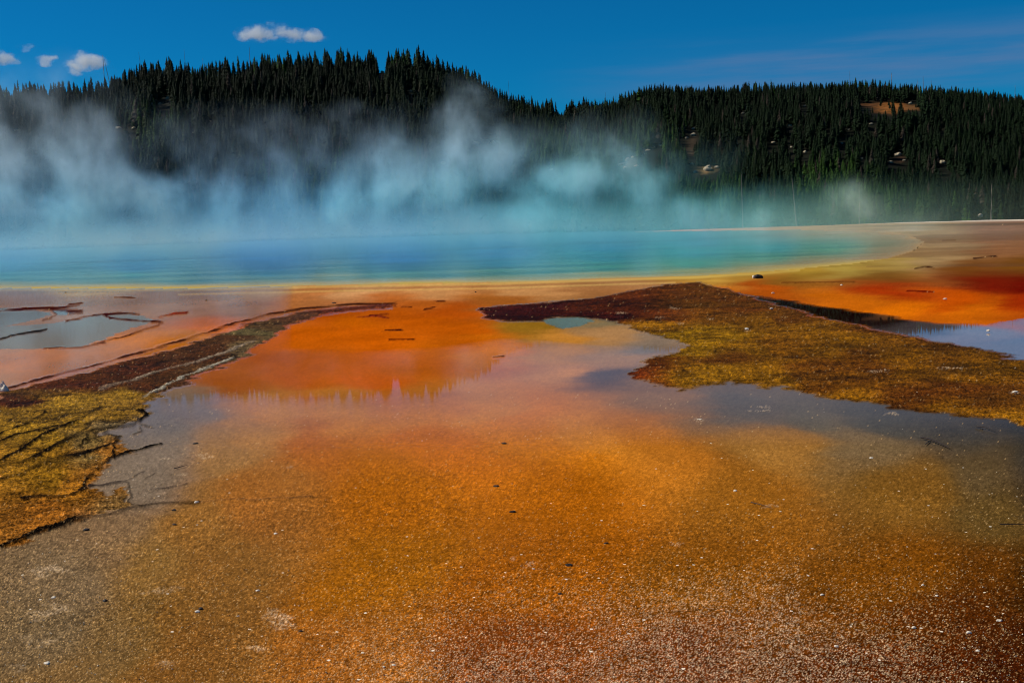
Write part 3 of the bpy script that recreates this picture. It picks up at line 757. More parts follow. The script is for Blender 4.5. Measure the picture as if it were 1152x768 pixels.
# skyline trees: highest top in each narrow column; foot trees: nearest in each column
sky_ids = {}
for i in np.argsort(tpy):
    if not -8 < tpx[i] < 1160: continue
    b = int(tpx[i] // 5.0)
    if b not in sky_ids and tpy[i] < np.interp(tpx[i], [p[0] for p in RIDGE], [p[1] for p in RIDGE]) + 9:
        sky_ids[b] = i
front_ids = {}
for i in np.argsort(r):
    if not 600 < ppx[i] < 1160: continue
    b = int(ppx[i] // 8.0)
    front_ids.setdefault(b, i)
sky = set(sky_ids.values()); front = set(front_ids.values()) - sky
solo = sorted(sky | front)

# trunk and crown of each kind, then copies
trunkV, trunkF = tube([(0, 0, -0.6), (0, 0, 3.5), (0, 0, 8), (0, 0, 12)], [0.2, 0.16, 0.10, 0.02], 5)
trunk_me = mesh_lists('trunk', trunkV, trunkF, M_BARK, link=False).data
crown_me = []
for Vc, Fc in CROWNS:
    crown_me.append(mesh_np('crown', Vc, Fc, M_NEEDLE, smooth=False, link=False).data)
TREE_LABEL = {
    'a': ('dark spiky conifer on the low far-left end of the skyline, near the small clouds', 'skyline conifers on the low end of the higher hill'),
    'b': ('dark narrow conifer standing on the crest of the higher, rounded hill', 'skyline conifers on the crest of the higher hill'),
    'c': ('dark conifer on the skyline in the saddle between the two hills', 'skyline conifers in the saddle between the hills'),
    'd': ('dark conifer on the skyline of the lower, long level hill', 'skyline conifers on the lower level hill'),
    'e': ('dark green conifer in the front row at the hill foot, behind the pale far shore', 'conifers in the front row behind the far shore'),
}
for i in solo:
    if i in front: key = 'e'
    elif tpx[i] < 125: key = 'a'
    elif tpx[i] < 545: key = 'b'
    elif tpx[i] < 705: key = 'c'
    else: key = 'd'
    lab, grp = TREE_LABEL[key]
    root = empty('pine_tree', (float(tx[i]), float(ty[i]), float(tz[i]) - 0.1))
    s = float(hgt[i]) / 12.0
    root.scale = (s * float(wid[i]), s * float(wid[i]), s); root.rotation_euler = (0, 0, float(spin[i]))
    tag(root, lab, 'tree', grp)
    for nm, me in (('trunk', trunk_me), ('crown', crown_me[var[i]])):
        c = bpy.data.objects.new(nm, me); COL.objects.link(c); c.parent = root

# the rest of the wood as one mass
Vs, Fs, Ts = [], [], []
base = 0
soloset = set(solo)
for i in range(nT):
    if i in soloset: continue
    Vc, Fc = CROWNS[var[i]]
    s = hgt[i] / 12.0; a = spin[i]; ca, sa = math.cos(a), math.sin(a)
    X = Vc[:, 0] * s * wid[i]; Y = Vc[:, 1] * s * wid[i]
    Vs.append(np.stack([tx[i] + X * ca - Y * sa, ty[i] + X * sa + Y * ca, tz[i] + Vc[:, 2] * s], -1).astype(np.float32))
    Fs.append(Fc + base); base += len(Vc)
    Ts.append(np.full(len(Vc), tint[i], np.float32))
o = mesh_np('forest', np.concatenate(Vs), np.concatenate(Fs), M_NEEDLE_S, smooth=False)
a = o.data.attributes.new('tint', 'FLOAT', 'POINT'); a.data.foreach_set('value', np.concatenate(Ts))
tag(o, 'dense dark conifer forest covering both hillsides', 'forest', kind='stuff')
print('trees', nT, 'solo', len(solo), 'sky', len(sky), 'front', len(front))


# ------------------------------------------------------------------ dead trees
def ground_hit(px, py, r0=340, r1=900):
    """first point of the hillside along a pixel's ray"""
    d = ray(px, py); d = d / math.hypot(d[0], d[1])
    rr = np.arange(r0, r1, 1.0)
    X, Y, Z = d[0] * rr, d[1] * rr, CAM_H + d[2] * rr
    h = hill_z(X, Y)
    j = np.nonzero(Z <= h)[0]
    if len(j): return X[j[0]], Y[j[0]], h[j[0]]
    j = np.argmax(h - Z)
    return X[j], Y[j], h[j]


def snag(base_px, base_py, top_px, top_py, label, dist=None, thick=0.16, stubs=6, seed=1, grp='bare dead trees'):
    r = random.Random(seed)
    if dist is None:
        bx, by, bz = ground_hit(base_px, base_py)
    else:
        p = at_depth(base_px, base_py, dist); bx, by = p[0], p[1]; bz = float(hill_z(np.array([bx]), np.array([by]))[0])
    dist = math.hypot(bx, by)
    t = at_depth(top_px, top_py, dist)
    root = empty('dead_tree', (bx, by, bz - 0.3)); tag(root, label, 'dead tree', grp)
    top = Vector((t[0] - bx, t[1] - by, t[2] - bz + 0.3))
    pts, rad = [], []
    for k in range(7):
        q = k / 6.0
        pts.append(tuple(top * q + Vector((r.uniform(-.06, .06), r.uniform(-.06, .06), 0)) * (1 if 0 < k < 6 else 0)))
        rad.append(thick * 1.6 * (1 - 0.75 * q))
    V, F = tube(pts, rad, 6)
    mesh_lists('trunk', V, F, M_DEAD, root)
    for k in range(stubs):
        q = r.uniform(0.45, 0.95); a = r.random() * 6.28; L = r.uniform(0.5, 1.5) * (1.2 - q)
        p = top * q
        V, F = tube([tuple(p), tuple(p + Vector((math.cos(a) * L * .6, math.sin(a) * L * .6, L * .15))), tuple(p + Vector((math.cos(a) * L, math.sin(a) * L, L * .1)))], [thick * .35, thick * .25, thick * .1], 4)
        mesh_lists('branch', V, F, M_DEAD, root)
    return root


snag(118, 96, 115.5, 62, 'tall bare dead tree standing before the bright small cloud, straighter of the crossing pair', 775, 0.24, 12, 3)
snag(126, 94, 117, 66, 'leaning dead trunk slanting against its straight dead neighbour below the small cloud', 775, 0.18, 3, 4)
snag(160, 84, 156, 59, 'thin bare leaning snag above conifers right of the crossing dead pair', 765, 0.14, 3, 5)
snag(209, 76, 207, 56, 'thin bare snag poking above the clump of tall skyline conifers left of the long cloud', 755, 0.13, 3, 6)
snag(229, 80, 228, 66, 'short thin bare snag in the dip of the skyline left of the long cloud', 755, 0.12, 3, 7)
snag(281, 78, 280.5, 53, 'bare dead tree rising straight beneath the left end of the long cloud', 745, 0.2, 6, 8)
snag(572, 104, 572, 91, 'thin bare snag where the higher hill drops into the saddle', 770, 0.14, 2, 9)
snag(681, 116, 681, 104, 'thin dead snag at the right end of the saddle', 770, 0.12, 2, 10)
snag(692, 114, 693, 104, 'short dead snag beside a thinner one at the right end of the saddle', 740, 0.1, 2, 11)
snag(956, 96, 956, 80, 'thin bare snag on the level ridge left of the bare tan slope', 662, 0.12, 2, 12)
snag(1003, 99, 1003, 82, 'tallest bare trunk on the level ridge, directly above the bare tan slope', 662, 0.2, 2, 13)
snag(1032, 101, 1032, 90, 'short bare snag, leftmost of the snag group right of the bare tan slope', 662, 0.13, 2, 14)
snag(1039, 102, 1038.5, 86, 'bare snag, tallest of the group right of the bare tan slope', 662, 0.17, 4, 15)
snag(1048, 103, 1047.5, 90, 'bare straight snag, rightmost of the group right of the bare tan slope', 662, 0.15, 2, 16)
snag(1142, 109, 1142, 96, 'thin bare snag on the ridge at the right edge of the view', 665, 0.14, 2, 17)
snag(836, 251, 834, 196, 'slender pale dead trunk standing left of the leaning trunk at the far shore', 372, 0.15, 3, 18)
snag(897, 251, 891, 200, 'tall pale dead trunk leaning at the far shore, thickest of the shore trunks', 372, 0.2, 4, 19)
snag(967, 247, 966.5, 205, 'slender pale dead trunk in the steam wisp at the far shore', 372, 0.14, 3, 20)
snag(1115, 247, 1116, 206, 'slender grey dead trunk before the dark wood at the pale end of the far shore', 368, 0.14, 4, 21)


# ------------------------------------------------------------------ stones
def stone_mesh(seed, sx, sy, sz, sub=2, rough=0.28):
    import bmesh
    bm = bmesh.new()
    bmesh.ops.create_icosphere(bm, subdivisions=sub, radius=1.0)
    r = np.random.default_rng(seed)
    ph = r.uniform(0, 50, 3)
    planes = [Vector(r.normal(size=3)).normalized() for _ in range(7)]
    offs = r.uniform(0.6, 0.95, 7)
    for vtx in bm.verts:
        p = vtx.co.copy()
        for n, d in zip(planes, offs):
            q = p.dot(n)
            if q > d: p -= n * (q - d)
        p *= 1 + rough * (float(vnoise(np.array([p.x * 2.2 + ph[0]]), np.array([p.y * 2.2 + p.z * 1.7 + ph[1]]), seed)[0]) - 0.5)
        vtx.co = (p.x * sx, p.y * sy, p.z * sz)
    V = [tuple(vv.co) for vv in bm.verts]; F = [[vv.index for vv in f.verts] for f in bm.faces]
    bm.free()
    return V, F


REG = [(690, 720, 172, 192, 'pale boulder in the rock cluster showing through the steam right of centre', 'boulders in the cluster above the turquoise water'),
       (720, 750, 160, 176, 'pale small boulder among conifers between two larger rock clusters', 'small boulders between the clusters'),
       (765, 812, 140, 196, 'tan or pale boulder on the rocky strip left of the dead shore trunks', 'boulders on the rocky strip'),
       (830, 912, 118, 174, 'pale small boulder scattered in the dark wood above the dead shore trunks', 'boulders in the dark wood'),
       (940, 985, 138, 181, 'small pale boulder among dark conifers below the bare tan slope', 'boulders below the bare slope'),
       (988, 1030, 105, 116, 'grey boulder on the bare tan slope under the ridge', 'boulders on the bare slope'),
       (1000, 1065, 172, 186, 'brown boulder in the gap halfway down the lower hill', 'boulders in the gap of the lower hill'),
       (490, 630, 158, 195, 'pale boulder on the hillside veiled by the middle steam plumes', 'boulders veiled by steam'),
       (0, 240, 110, 152, 'small pale boulder on the hillside above the left steam plume', 'boulders above the left plume'),
       (340, 470, 78, 122, 'small dark-set boulder high on the rounded hill', 'boulders high on the rounded hill')]
for q, (cx, cy, s) in enumerate(ROCKS):
    bx, by, bz = ground_hit(cx, cy)
    m_px = math.hypot(bx, by) / F0
    s *= 0.8; V, F = stone_mesh(300 + q, s * m_px * random.uniform(0.8, 1.3), s * m_px, s * m_px * random.uniform(0.55, 0.95), 2, 0.7)
    o = mesh_lists('boulder', V, F, M_PALE, smooth=False); o.location = (bx, by, bz + 0.15 * s * m_px); o.rotation_euler = (0, 0, random.uniform(0, 6))
    for x0, x1, y0, y1, lab, grp in REG:
        if x0 <= cx <= x1 and y0 <= cy <= y1:
            tag(o, lab, 'boulder', grp); break
    else:
        tag(o, 'small pale boulder on the wooded hillside', 'boulder', 'hillside boulders')
# white boulder at the far shore
bx, by, bz = (*at_depth(1103, 243.5, 345)[:2], 0)
V, F = stone_mesh(611, 0.75, 0.7, 0.6); o = mesh_lists('boulder', V, F, M_PALE, smooth=False)
o.location = (bx, by, at_depth(1103, 242.5, 345)[2]); tag(o, 'single white boulder on the far shore beneath the dark wood', 'boulder')

# stones and chips on the flats: (px, py, width px, pale?, flatness, label)
CHIPS = [
    (118, 676, 7, 0, .6, 'dark oblong stone on the grey wet ground at lower left'), (222, 688, 7, 1, .5, 'pale chip with a dark shadowed side, in the lower left foreground'), (226, 685, 6, 0, .7, 'dark pebble touching a pale chip in the lower left foreground'),
    (338, 710, 6, 0, .5, 'dark flat pebble right of the round pale crust patch'), (268, 693, 3.4, 1, .6, 'tiny white pebble left of the round pale crust patch'), (350, 686, 3.4, 1, .6, 'tiny pale pebble right of the round pale crust patch'),
    (558, 547, 7, 0, .4, 'dark flat pebble in the middle of the bright orange ground, upper of a pair'), (577, 576, 8, 0, .5, 'dark pebble in the middle of the orange ground, lower of a pair'), (682, 611, 6, 0, .4, 'small dark pebble between orange and speckled ground'),
    (640, 636, 9, 0, .5, 'dark pebble right of the white feathery crust'), (630, 668, 6, 0, .5, 'dark brown pebble below the one beside the feathery crust'), (220, 499, 8, 0, .3, 'dark flat chip on the pinkish film near the left mats'),
    (196, 574, 6, 0, .5, 'dark pebble just under the end of the long crack'), (196, 590, 6, 0, .4, 'lower dark pebble beneath the long crack'), (222, 566, 8, 1, .6, 'white stone at the end of the long dark crack'), (97, 596, 8, 0, .5, 'dark grey chips beneath the long crack at left'),
    (60, 672, 6, 1, .5, 'pale pebble on grey ground at the lower left edge'), (53, 746, 8, 1, .5, 'pale chip on speckled ground in the bottom left corner'), (432, 750, 4, 1, .6, 'pale yellowish pebble near the bottom edge'), (443, 748, 6, 1, .5, 'white pebble near the bottom edge beside a yellowish one'),
    (567, 499, 7, 0, .4, 'dark chip on the orange flat above the middle'), (310, 600, 5, 1, .4, 'small pale chip on the orange ground left of centre'), (827, 552, 5, 1, .5, 'white pebble on brown ground right of centre'), (925, 669, 5, 1, .6, 'white pebble at lower right, leftmost of the lower right pebbles'),
    (1028, 706, 6, 1, .6, 'white pebble near the bottom right, left of the brightest one'), (1090, 712, 7, 1, .7, 'brightest white pebble near the bottom right'), (1124, 698, 7, 1, .5, 'white pebble nearest the right edge'), (1100, 732, 5, 1, .6, 'white pebble beneath the brightest one at bottom right'),
    (941, 727, 6, 1, .6, 'pale pebble on dark speckled ground at lower right'), (1054, 670, 4, 1, .6, 'small white pebble above the lower right group'), (1038, 658, 4, 1, .6, 'small white pebble on dark ground, uppermost of the lower right'), (980, 515, 5, 1, .4, 'white chip on the brown flat below the yellow mat'),
    (840, 372, 6, 1, .5, 'pale stone on the brown and yellow mat right of centre'), (1112, 374, 5, 1, .5, 'white chip lying in the still blue pool'), (1142, 444, 8, 1, .4, 'white chip on the dark mat near the right edge'), (787, 472, 6, 1, .3, 'pale chip on the filmed ground below the mat tip'),
    (870, 331, 4, 1, .6, 'pale chip at the edge of the orange right pool'), (947, 321, 4, 1, .6, 'pale chip beyond the orange right pool'), (868, 349, 5, 1, .6, 'white stone on the mat edge by the dark pool water'), (1063, 338, 5, 1, .5, 'pale chip in the red shallow water at right'),
    (176, 442, 6, 0, .5, 'dark chip at the tip of the left mats'), (74, 329, 2.6, 0, .6, 'tiny dark pebble on the pink flat near the spring'), (232, 338, 3, 0, .6, 'dark pebble on the pink flat beyond the left bank'), (376, 341, 6, 0, .4, 'dark flat stone above the end of the left bank'),
    (535, 329, 2.5, 0, .9, 'tiny dark upright stone on the yellow shore strip'), (1104, 483, 5, 0, .4, 'dark chip on the grey film near the right edge'), (290, 664, 5, 1, .4, 'pale chip left in the orange foreground'), (600, 640, 5, 1, .5, 'white chip in the feathery crust'),
]
stone_cache = {}
for q, (cx, cy, w, pale, flat, lab) in enumerate(CHIPS):
    p = gp(cx, cy); m_px = p[1] / F0
    s = 0.5 * w * m_px
    V, F = stone_mesh(700 + q, s, s * random.uniform(0.6, 0.95), s * flat, 2 if cy > 450 else 1, 0.4)
    o = mesh_lists('pebble', V, F, M_SINTER if pale else M_DARKST, smooth=False)
    o.location = (p[0], p[1], 0.25 * s * flat + (0.03 if 330 < cy < 460 and cx > 760 else 0)); o.rotation_euler = (0, 0, random.uniform(-.5, .5))
    tag(o, lab, 'pebble', 'pebbles scattered on the flats')

# cone shaped white stone by the left edge
p = gp(4, 440); m_px = p[1] / F0
V, F = stone_mesh(901, 6.5 * m_px, 6 * m_px, 8.5 * m_px, 3, 0.6)
V = [(a * (1 - 0.08 * max(0, c / m_px)), b * (1 - 0.08 * max(0, c / m_px)), c * 1.15) for a, b, c in V]
o = mesh_lists('stone', V, F, M_SINTER, smooth=False); o.location = (p[0], p[1], 0.02)
tag(o, 'white peaked stone on the edge of the brown bank at the left side', 'stone')
# dark rock with a pale end on the spring's shore
p = gp(852, 313); m_px = p[1] / F0
root = empty('shore_rock', (p[0], p[1], 0)); tag(root, 'low dark rock with a pale end on the yellow shore of the spring', 'rock')
V, F = stone_mesh(905, 5.5 * m_px, 4.5 * m_px, 2.8 * m_px, 3, 0.5); o = mesh_lists('rock_body', V, F, M_DARKST, root, smooth=False); o.location = (0.5 * m_px, 0, 1.2 * m_px)
V, F = stone_mesh(906, 1.6 * m_px, 1.8 * m_px, 2.3 * m_px, 2, 0.4); o = mesh_lists('pale_end', V, F, M_SINTER, root, smooth=False); o.location = (-4.6 * m_px, -0.8 * m_px, 1.5 * m_px)


def twig(pts, thick, label, forks=(), seed=1):
    r = random.Random(seed)
    W = [gp(a, b) for a, b in pts]
    n = len(W)
    P = [(w[0] - W[0][0], w[1] - W[0][1], thick * (0.9 + 0.5 * math.sin(3.1 * k / max(1, n - 1)))) for k, w in enumerate(W)]
    thick *= 0.38
    V, F = tube(P, [thick * (1 - 0.65 * k / (n - 1)) for k in range(n)], 6)
    for a, b_, L in forks:
        q = gp(*a); q2 = gp(*b_)
        v2, f2 = tube([(q[0] - W[0][0], q[1] - W[0][1], thick), ((q[0] + q2[0]) / 2 - W[0][0], (q[1] + q2[1]) / 2 - W[0][1], thick * 1.6), (q2[0] - W[0][0], q2[1] - W[0][1], thick * 2)], [thick * .55, thick * .45, thick * .2], 5)
        F += [tuple(i + len(V) for i in f) for f in f2]; V += v2
    o = mesh_lists('twig', V, F, M_TWIG); o.location = (W[0][0], W[0][1], 0)
    tag(o, label, 'twig', 'twigs lying on the flats')


twig([(1036, 494), (1046, 497), (1056, 501), (1068, 506)], 0.022, 'dark forked twig on the grey wet flat below the yellow mat', [((1046, 497), (1040, 502), 1)], 1)
twig([(1098, 481), (1108, 483), (1120, 487)], 0.018, 'short dark twig on the grey flat close to the right edge', [], 2)
twig([(1125, 591), (1140, 592), (1156, 591)], 0.012, 'thin dark twig at the right edge of the brown ground', [], 3)
twig([(845, 566), (855, 569), (868, 572)], 0.010, 'thin pale-lit twig on the brown flat right of centre', [], 5)
twig([(196, 528), (206, 526), (211, 524)], 0.012, 'small dark twig among the cracks at left', [], 6)

# grit: uncountable little chips over the foreground
gv, gf, gc = [], [], []
octV = np.array([(1, 0, 0), (-.5, .86, 0), (-.5, -.86, 0), (0, 0, .8), (0, 0, -.6)], float)
octF = np.array([(0, 1, 3), (1, 2, 3), (2, 0, 3), (1, 0, 4), (2, 1, 4), (0, 2, 4)])
n_g = 9000
gpx = RNG.uniform(-80, 1230, n_g * 3); gpy = 520 + 270 * RNG.random(n_g * 3) ** 0.8
wgt = sstep(560, 760, gpy) * (0.3 + 0.7 * sstep(200, 600, gpx)) + 0.10 + 0.5 * sstep(250, 0, gpx) * sstep(600, 700, gpy)
sel = np.nonzero(RNG.random(n_g * 3) < wgt)[0][:n_g]
base = 0
for i in sel:
    p = gp(gpx[i], gpy[i])
    s = 0.0016 + 0.005 * RNG.random() ** 5
    a = RNG.uniform(0, 6.283); ca, sa = math.cos(a), math.sin(a)
    q = octV * s * RNG.uniform(0.6, 1.3, (5, 3))
    gv.append(np.stack([p[0] + q[:, 0] * ca - q[:, 1] * sa, p[1] + q[:, 0] * sa + q[:, 1] * ca, q[:, 2] + s * 0.3], -1)); gf.append(octF + base); base += 5
    c = lin((235, 215, 180)) if RNG.random() < 0.7 else (lin((180, 120, 60)) if RNG.random() < 0.5 else lin((60, 34, 20)))
    gc.append(np.tile(c * RNG.uniform(0.6, 1.0), (5, 1)))
mg, b, out = material('mineral_grit')
cc = b.n('ShaderNodeAttribute', attribute_name='col').outputs['Color']
pp = b.n('ShaderNodeBsdfPrincipled', {'Base Color': cc, 'Roughness': 0.6}); b.t.links.new(pp.outputs[0], out.inputs['Surface'])
o = mesh_np('grit', np.concatenate(gv), np.concatenate(gf), mg, smooth=False)
attr_col(o, 'col', np.concatenate(gc)); tag(o, 'pale mineral grit sprinkled over the brown foreground', 'grit', kind='stuff')


# ------------------------------------------------------------------ steam and clouds: volumes filled from fields
def volume_object(name, lo, hi, res, blobs, mat, layer=None, nscale=0.2, warp=3.0, cut=(0.42, 0.75), gain=1.0, stretch=(1, 1, 1), detail=6.0):
    me = bpy.data.meshes.new(name); me.materials.append(mat)
    c = [(a + b_) / 2 for a, b_ in zip(lo, hi)]
    o = bpy.data.objects.new(name, me); COL.objects.link(o); o.location = c
    g = bpy.data.node_groups.new(name + '_field', 'GeometryNodeTree')
    g.interface.new_socket('Geometry', in_out='INPUT', socket_type='NodeSocketGeometry')
    g.interface.new_socket('Geometry', in_out='OUTPUT', socket_type='NodeSocketGeometry')
    b = NT(g)
    gout = b.n('NodeGroupOutput')
    p0 = b.v('ADD', b.n('GeometryNodeInputPosition').outputs[0], tuple(c))
    nz = b.n('ShaderNodeTexNoise', {'Vector': b.v('MULTIPLY', p0, stretch), 'Scale': nscale * 0.45, 'Detail': 3.0})
    wv = b.v('SUBTRACT', nz.outputs['Color'], (0.5, 0.5, 0.5))
    sn = b.n('ShaderNodeVectorMath', {0: wv, 'Scale': warp * 2}, operation='SCALE')
    p = b.v('ADD', p0, sn.outputs[0])
    n1 = b.n('ShaderNodeTexNoise', {'Vector': b.v('MULTIPLY', p, stretch), 'Scale': nscale, 'Detail': detail, 'Roughness': 0.62}).outputs['Fac']
    tot = None
    for (cx, cy, cz, rx, ry, rz, am) in blobs:
        d = b.v('LENGTH', b.v('DIVIDE', b.v('SUBTRACT', p, (cx, cy, cz)), (rx, ry, rz)))
        e = b.m('MULTIPLY', b.rng(d, 1.0, 0.0), am)
        tot = e if tot is None else b.m('ADD', tot, e)
    # the envelope lowers the noise threshold: wisps at the rim, body at the core
    n2 = b.n('ShaderNodeTexNoise', {'Vector': b.v('MULTIPLY', p, (1.0, 1.0, 0.6)), 'Scale': nscale * 3.2, 'Detail': 5.0, 'Roughness': 0.6}).outputs['Fac']
    ridge = b.m('SUBTRACT', 1.0, b.m('ABSOLUTE', b.m('MULTIPLY', b.m('SUBTRACT', n2, 0.5), 5.0)), clamp=True)
    tot = b.m('MINIMUM', tot, 1.0)
    shape = b.rng(b.m('ADD', n1, b.m('MULTIPLY', tot, 0.20)), cut[0], cut[1])
    shape = b.m('MULTIPLY', shape, b.m('ADD', 0.36, b.m('MULTIPLY', ridge, 1.1)))
    dens = b.m('MULTIPLY', b.m('MULTIPLY', shape, b.m('POWER', tot, 0.75)), gain)
    if layer:
        sx = b.n('ShaderNodeSeparateXYZ', {0: p0})
        X, Y, Z = sx.outputs
        for (x0, x1, y0, y1, top, am, fx, fy) in layer:
            h = b.m('MULTIPLY', b.rng(X, x0, x0 + fx), b.rng(X, x1, x1 - fx))
            h = b.m('MULTIPLY', h, b.m('MULTIPLY', b.rng(Y, y0, y0 + fy), b.rng(Y, y1, y1 - fy)))
            zz = b.m('ADD', Z, b.m('MULTIPLY', b.m('SUBTRACT', n1, 0.5), top * 0.9))
            h = b.m('MULTIPLY', h, b.rng(zz, top, 0.0))
            h = b.m('MULTIPLY', h, b.rng(n1, 0.30, 0.68, 0.25, 1.0))
            dens = b.m('ADD', dens, b.m('MULTIPLY', h, am))
    q = b.v('DIVIDE', b.v('SUBTRACT', p0, tuple(c)), tuple((h_ - l_) / 2 for l_, h_ in zip(lo, hi)))
    qs = b.n('ShaderNodeSeparateXYZ', {0: b.v('ABSOLUTE', q)})
    for k, f in ((0, 0.9), (1, 0.9)):
        dens = b.m('MULTIPLY', dens, b.rng(qs.outputs[k], 1.0, f))
    qz = b.n('ShaderNodeSeparateXYZ', {0: q}).outputs[2]
    dens = b.m('MULTIPLY', dens, b.rng(qz, 1.0, 0.75))
    dens = b.m('MAXIMUM', dens, 0.0)
    vc = b.n('GeometryNodeVolumeCube', {'Density': dens, 'Background': 0.0, 'Min': tuple(l_ - k for l_, k in zip(lo, c)), 'Max': tuple(h_ - k for h_, k in zip(hi, c)),
                                        'Resolution X': res[0], 'Resolution Y': res[1], 'Resolution Z': res[2]})
    sm = b.n('GeometryNodeSetMaterial', {'Geometry': vc.outputs[0], 'Material': mat})
    g.links.new(sm.outputs[0], gout.inputs[0])
    md = o.modifiers.new('fill', 'NODES'); md.node_group = g
    return o


def mat_steam():
    m, b, out = material('steam')
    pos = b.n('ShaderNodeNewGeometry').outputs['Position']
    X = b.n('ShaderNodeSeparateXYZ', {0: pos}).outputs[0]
    rp = b.n('ShaderNodeValToRGB', {0: b.rng(X, -70.0, 52.0, smooth=False)})  # pool colour cast up into the steam, painted as a tint along x
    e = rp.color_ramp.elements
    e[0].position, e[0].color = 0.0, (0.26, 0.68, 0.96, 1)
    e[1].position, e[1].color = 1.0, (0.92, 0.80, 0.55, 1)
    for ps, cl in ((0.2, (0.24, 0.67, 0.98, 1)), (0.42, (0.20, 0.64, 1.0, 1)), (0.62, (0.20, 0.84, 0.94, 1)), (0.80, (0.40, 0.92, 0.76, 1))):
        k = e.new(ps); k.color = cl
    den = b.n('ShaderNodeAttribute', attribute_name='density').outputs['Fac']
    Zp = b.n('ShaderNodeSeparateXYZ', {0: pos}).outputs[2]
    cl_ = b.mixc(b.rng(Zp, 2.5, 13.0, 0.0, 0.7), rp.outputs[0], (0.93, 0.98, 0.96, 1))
    m.cycles.volume_sampling = 'DISTANCE'
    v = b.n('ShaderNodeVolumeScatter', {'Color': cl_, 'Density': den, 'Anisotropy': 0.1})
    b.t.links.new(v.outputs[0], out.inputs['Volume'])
    return m


def mat_cloud():
    m, b, out = material('cloud_vapour')
    den = b.n('ShaderNodeAttribute', attribute_name='density').outputs['Fac']
    v = b.n('ShaderNodeVolumeScatter', {'Color': (1, 1, 1, 1), 'Density': den, 'Anisotropy': 0.2})
    b.t.links.new(v.outputs[0], out.inputs['Volume'])
    m.cycles.volume_sampling = 'DISTANCE'
    return m


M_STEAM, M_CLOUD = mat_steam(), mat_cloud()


def blob(px, py, dist, rx, rz, ry, am):
    """an ellipsoid centred on a pixel's ray at a distance; rx, rz in photograph pixels there, ry in metres"""
    p = at_depth(px, py, dist); k = dist / F0; ry = ry * (0.3 if dist < 200 else 1)
    return (p[0], p[1], p[2], rx * k, ry, rz * k, am)


STEAM = [
    blob(300, 195, 108, 440, 90, 40, 0.11), blob(620, 195, 110, 240, 80, 40, 0.12),
    blob(90, 175, 100.8, 85, 75, 15.6, 0.9), blob(40, 225, 98, 110, 60, 18.2, 0.9), blob(160, 220, 100.8, 80, 50, 18.2, 0.85), blob(-40, 190, 106.4, 90, 80, 18.2, 0.7), blob(60, 115, 112, 110, 45, 15.6, 0.16),
    blob(260, 218, 98, 100, 52, 18.2, 0.65), blob(340, 240, 95.2, 90, 50, 18.2, 0.5),
    blob(440, 200, 98, 55, 75, 13, 0.9), blob(400, 225, 95.2, 80, 55, 15.6, 0.8), blob(395, 140, 109.2, 50, 40, 10.4, 0.25),
    blob(520, 150, 106.4, 60, 85, 13, 0.55), blob(565, 185, 103.6, 65, 55, 13, 0.75), blob(500, 215, 98, 80, 55, 15.6, 0.8),
    blob(640, 212, 100.8, 85, 50, 15.6, 0.85), blob(710, 212, 103.6, 80, 55, 15.6, 0.75), blob(710, 180, 109.2, 55, 45, 10.4, 0.4),
    blob(795, 238, 109.2, 80, 35, 15.6, 0.7), blob(880, 242, 114.8, 70, 34, 13, 0.6), blob(968, 230, 123.2, 40, 45, 10.4, 0.5), blob(600, 256, 98, 170, 34, 18.2, 0.6), blob(1000, 262, 112, 110, 30, 13, 0.55), blob(200, 266, 98, 260, 34, 18.2, 0.5),
]
LAYER = [(-125, 50, 64, 160, 5.2, 0.020, 34, 22), (-80, 44, 50, 100, 1.5, 0.005, 30, 10)]
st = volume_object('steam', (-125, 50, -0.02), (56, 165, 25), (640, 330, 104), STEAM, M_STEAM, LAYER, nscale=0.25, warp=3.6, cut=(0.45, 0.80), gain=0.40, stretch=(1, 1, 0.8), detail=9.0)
tag(st, 'pale blue steam drifting over the hot spring', 'steam', kind='stuff')
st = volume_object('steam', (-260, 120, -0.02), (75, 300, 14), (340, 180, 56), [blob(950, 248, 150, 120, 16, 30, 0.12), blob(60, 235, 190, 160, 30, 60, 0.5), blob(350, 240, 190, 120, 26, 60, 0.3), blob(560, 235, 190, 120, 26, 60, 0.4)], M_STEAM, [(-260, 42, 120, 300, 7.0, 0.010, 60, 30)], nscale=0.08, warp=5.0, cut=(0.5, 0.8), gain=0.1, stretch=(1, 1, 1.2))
tag(st, 'low bank of blue steam lying over the far side of the spring', 'steam', kind='stuff')

CD = 3200.0


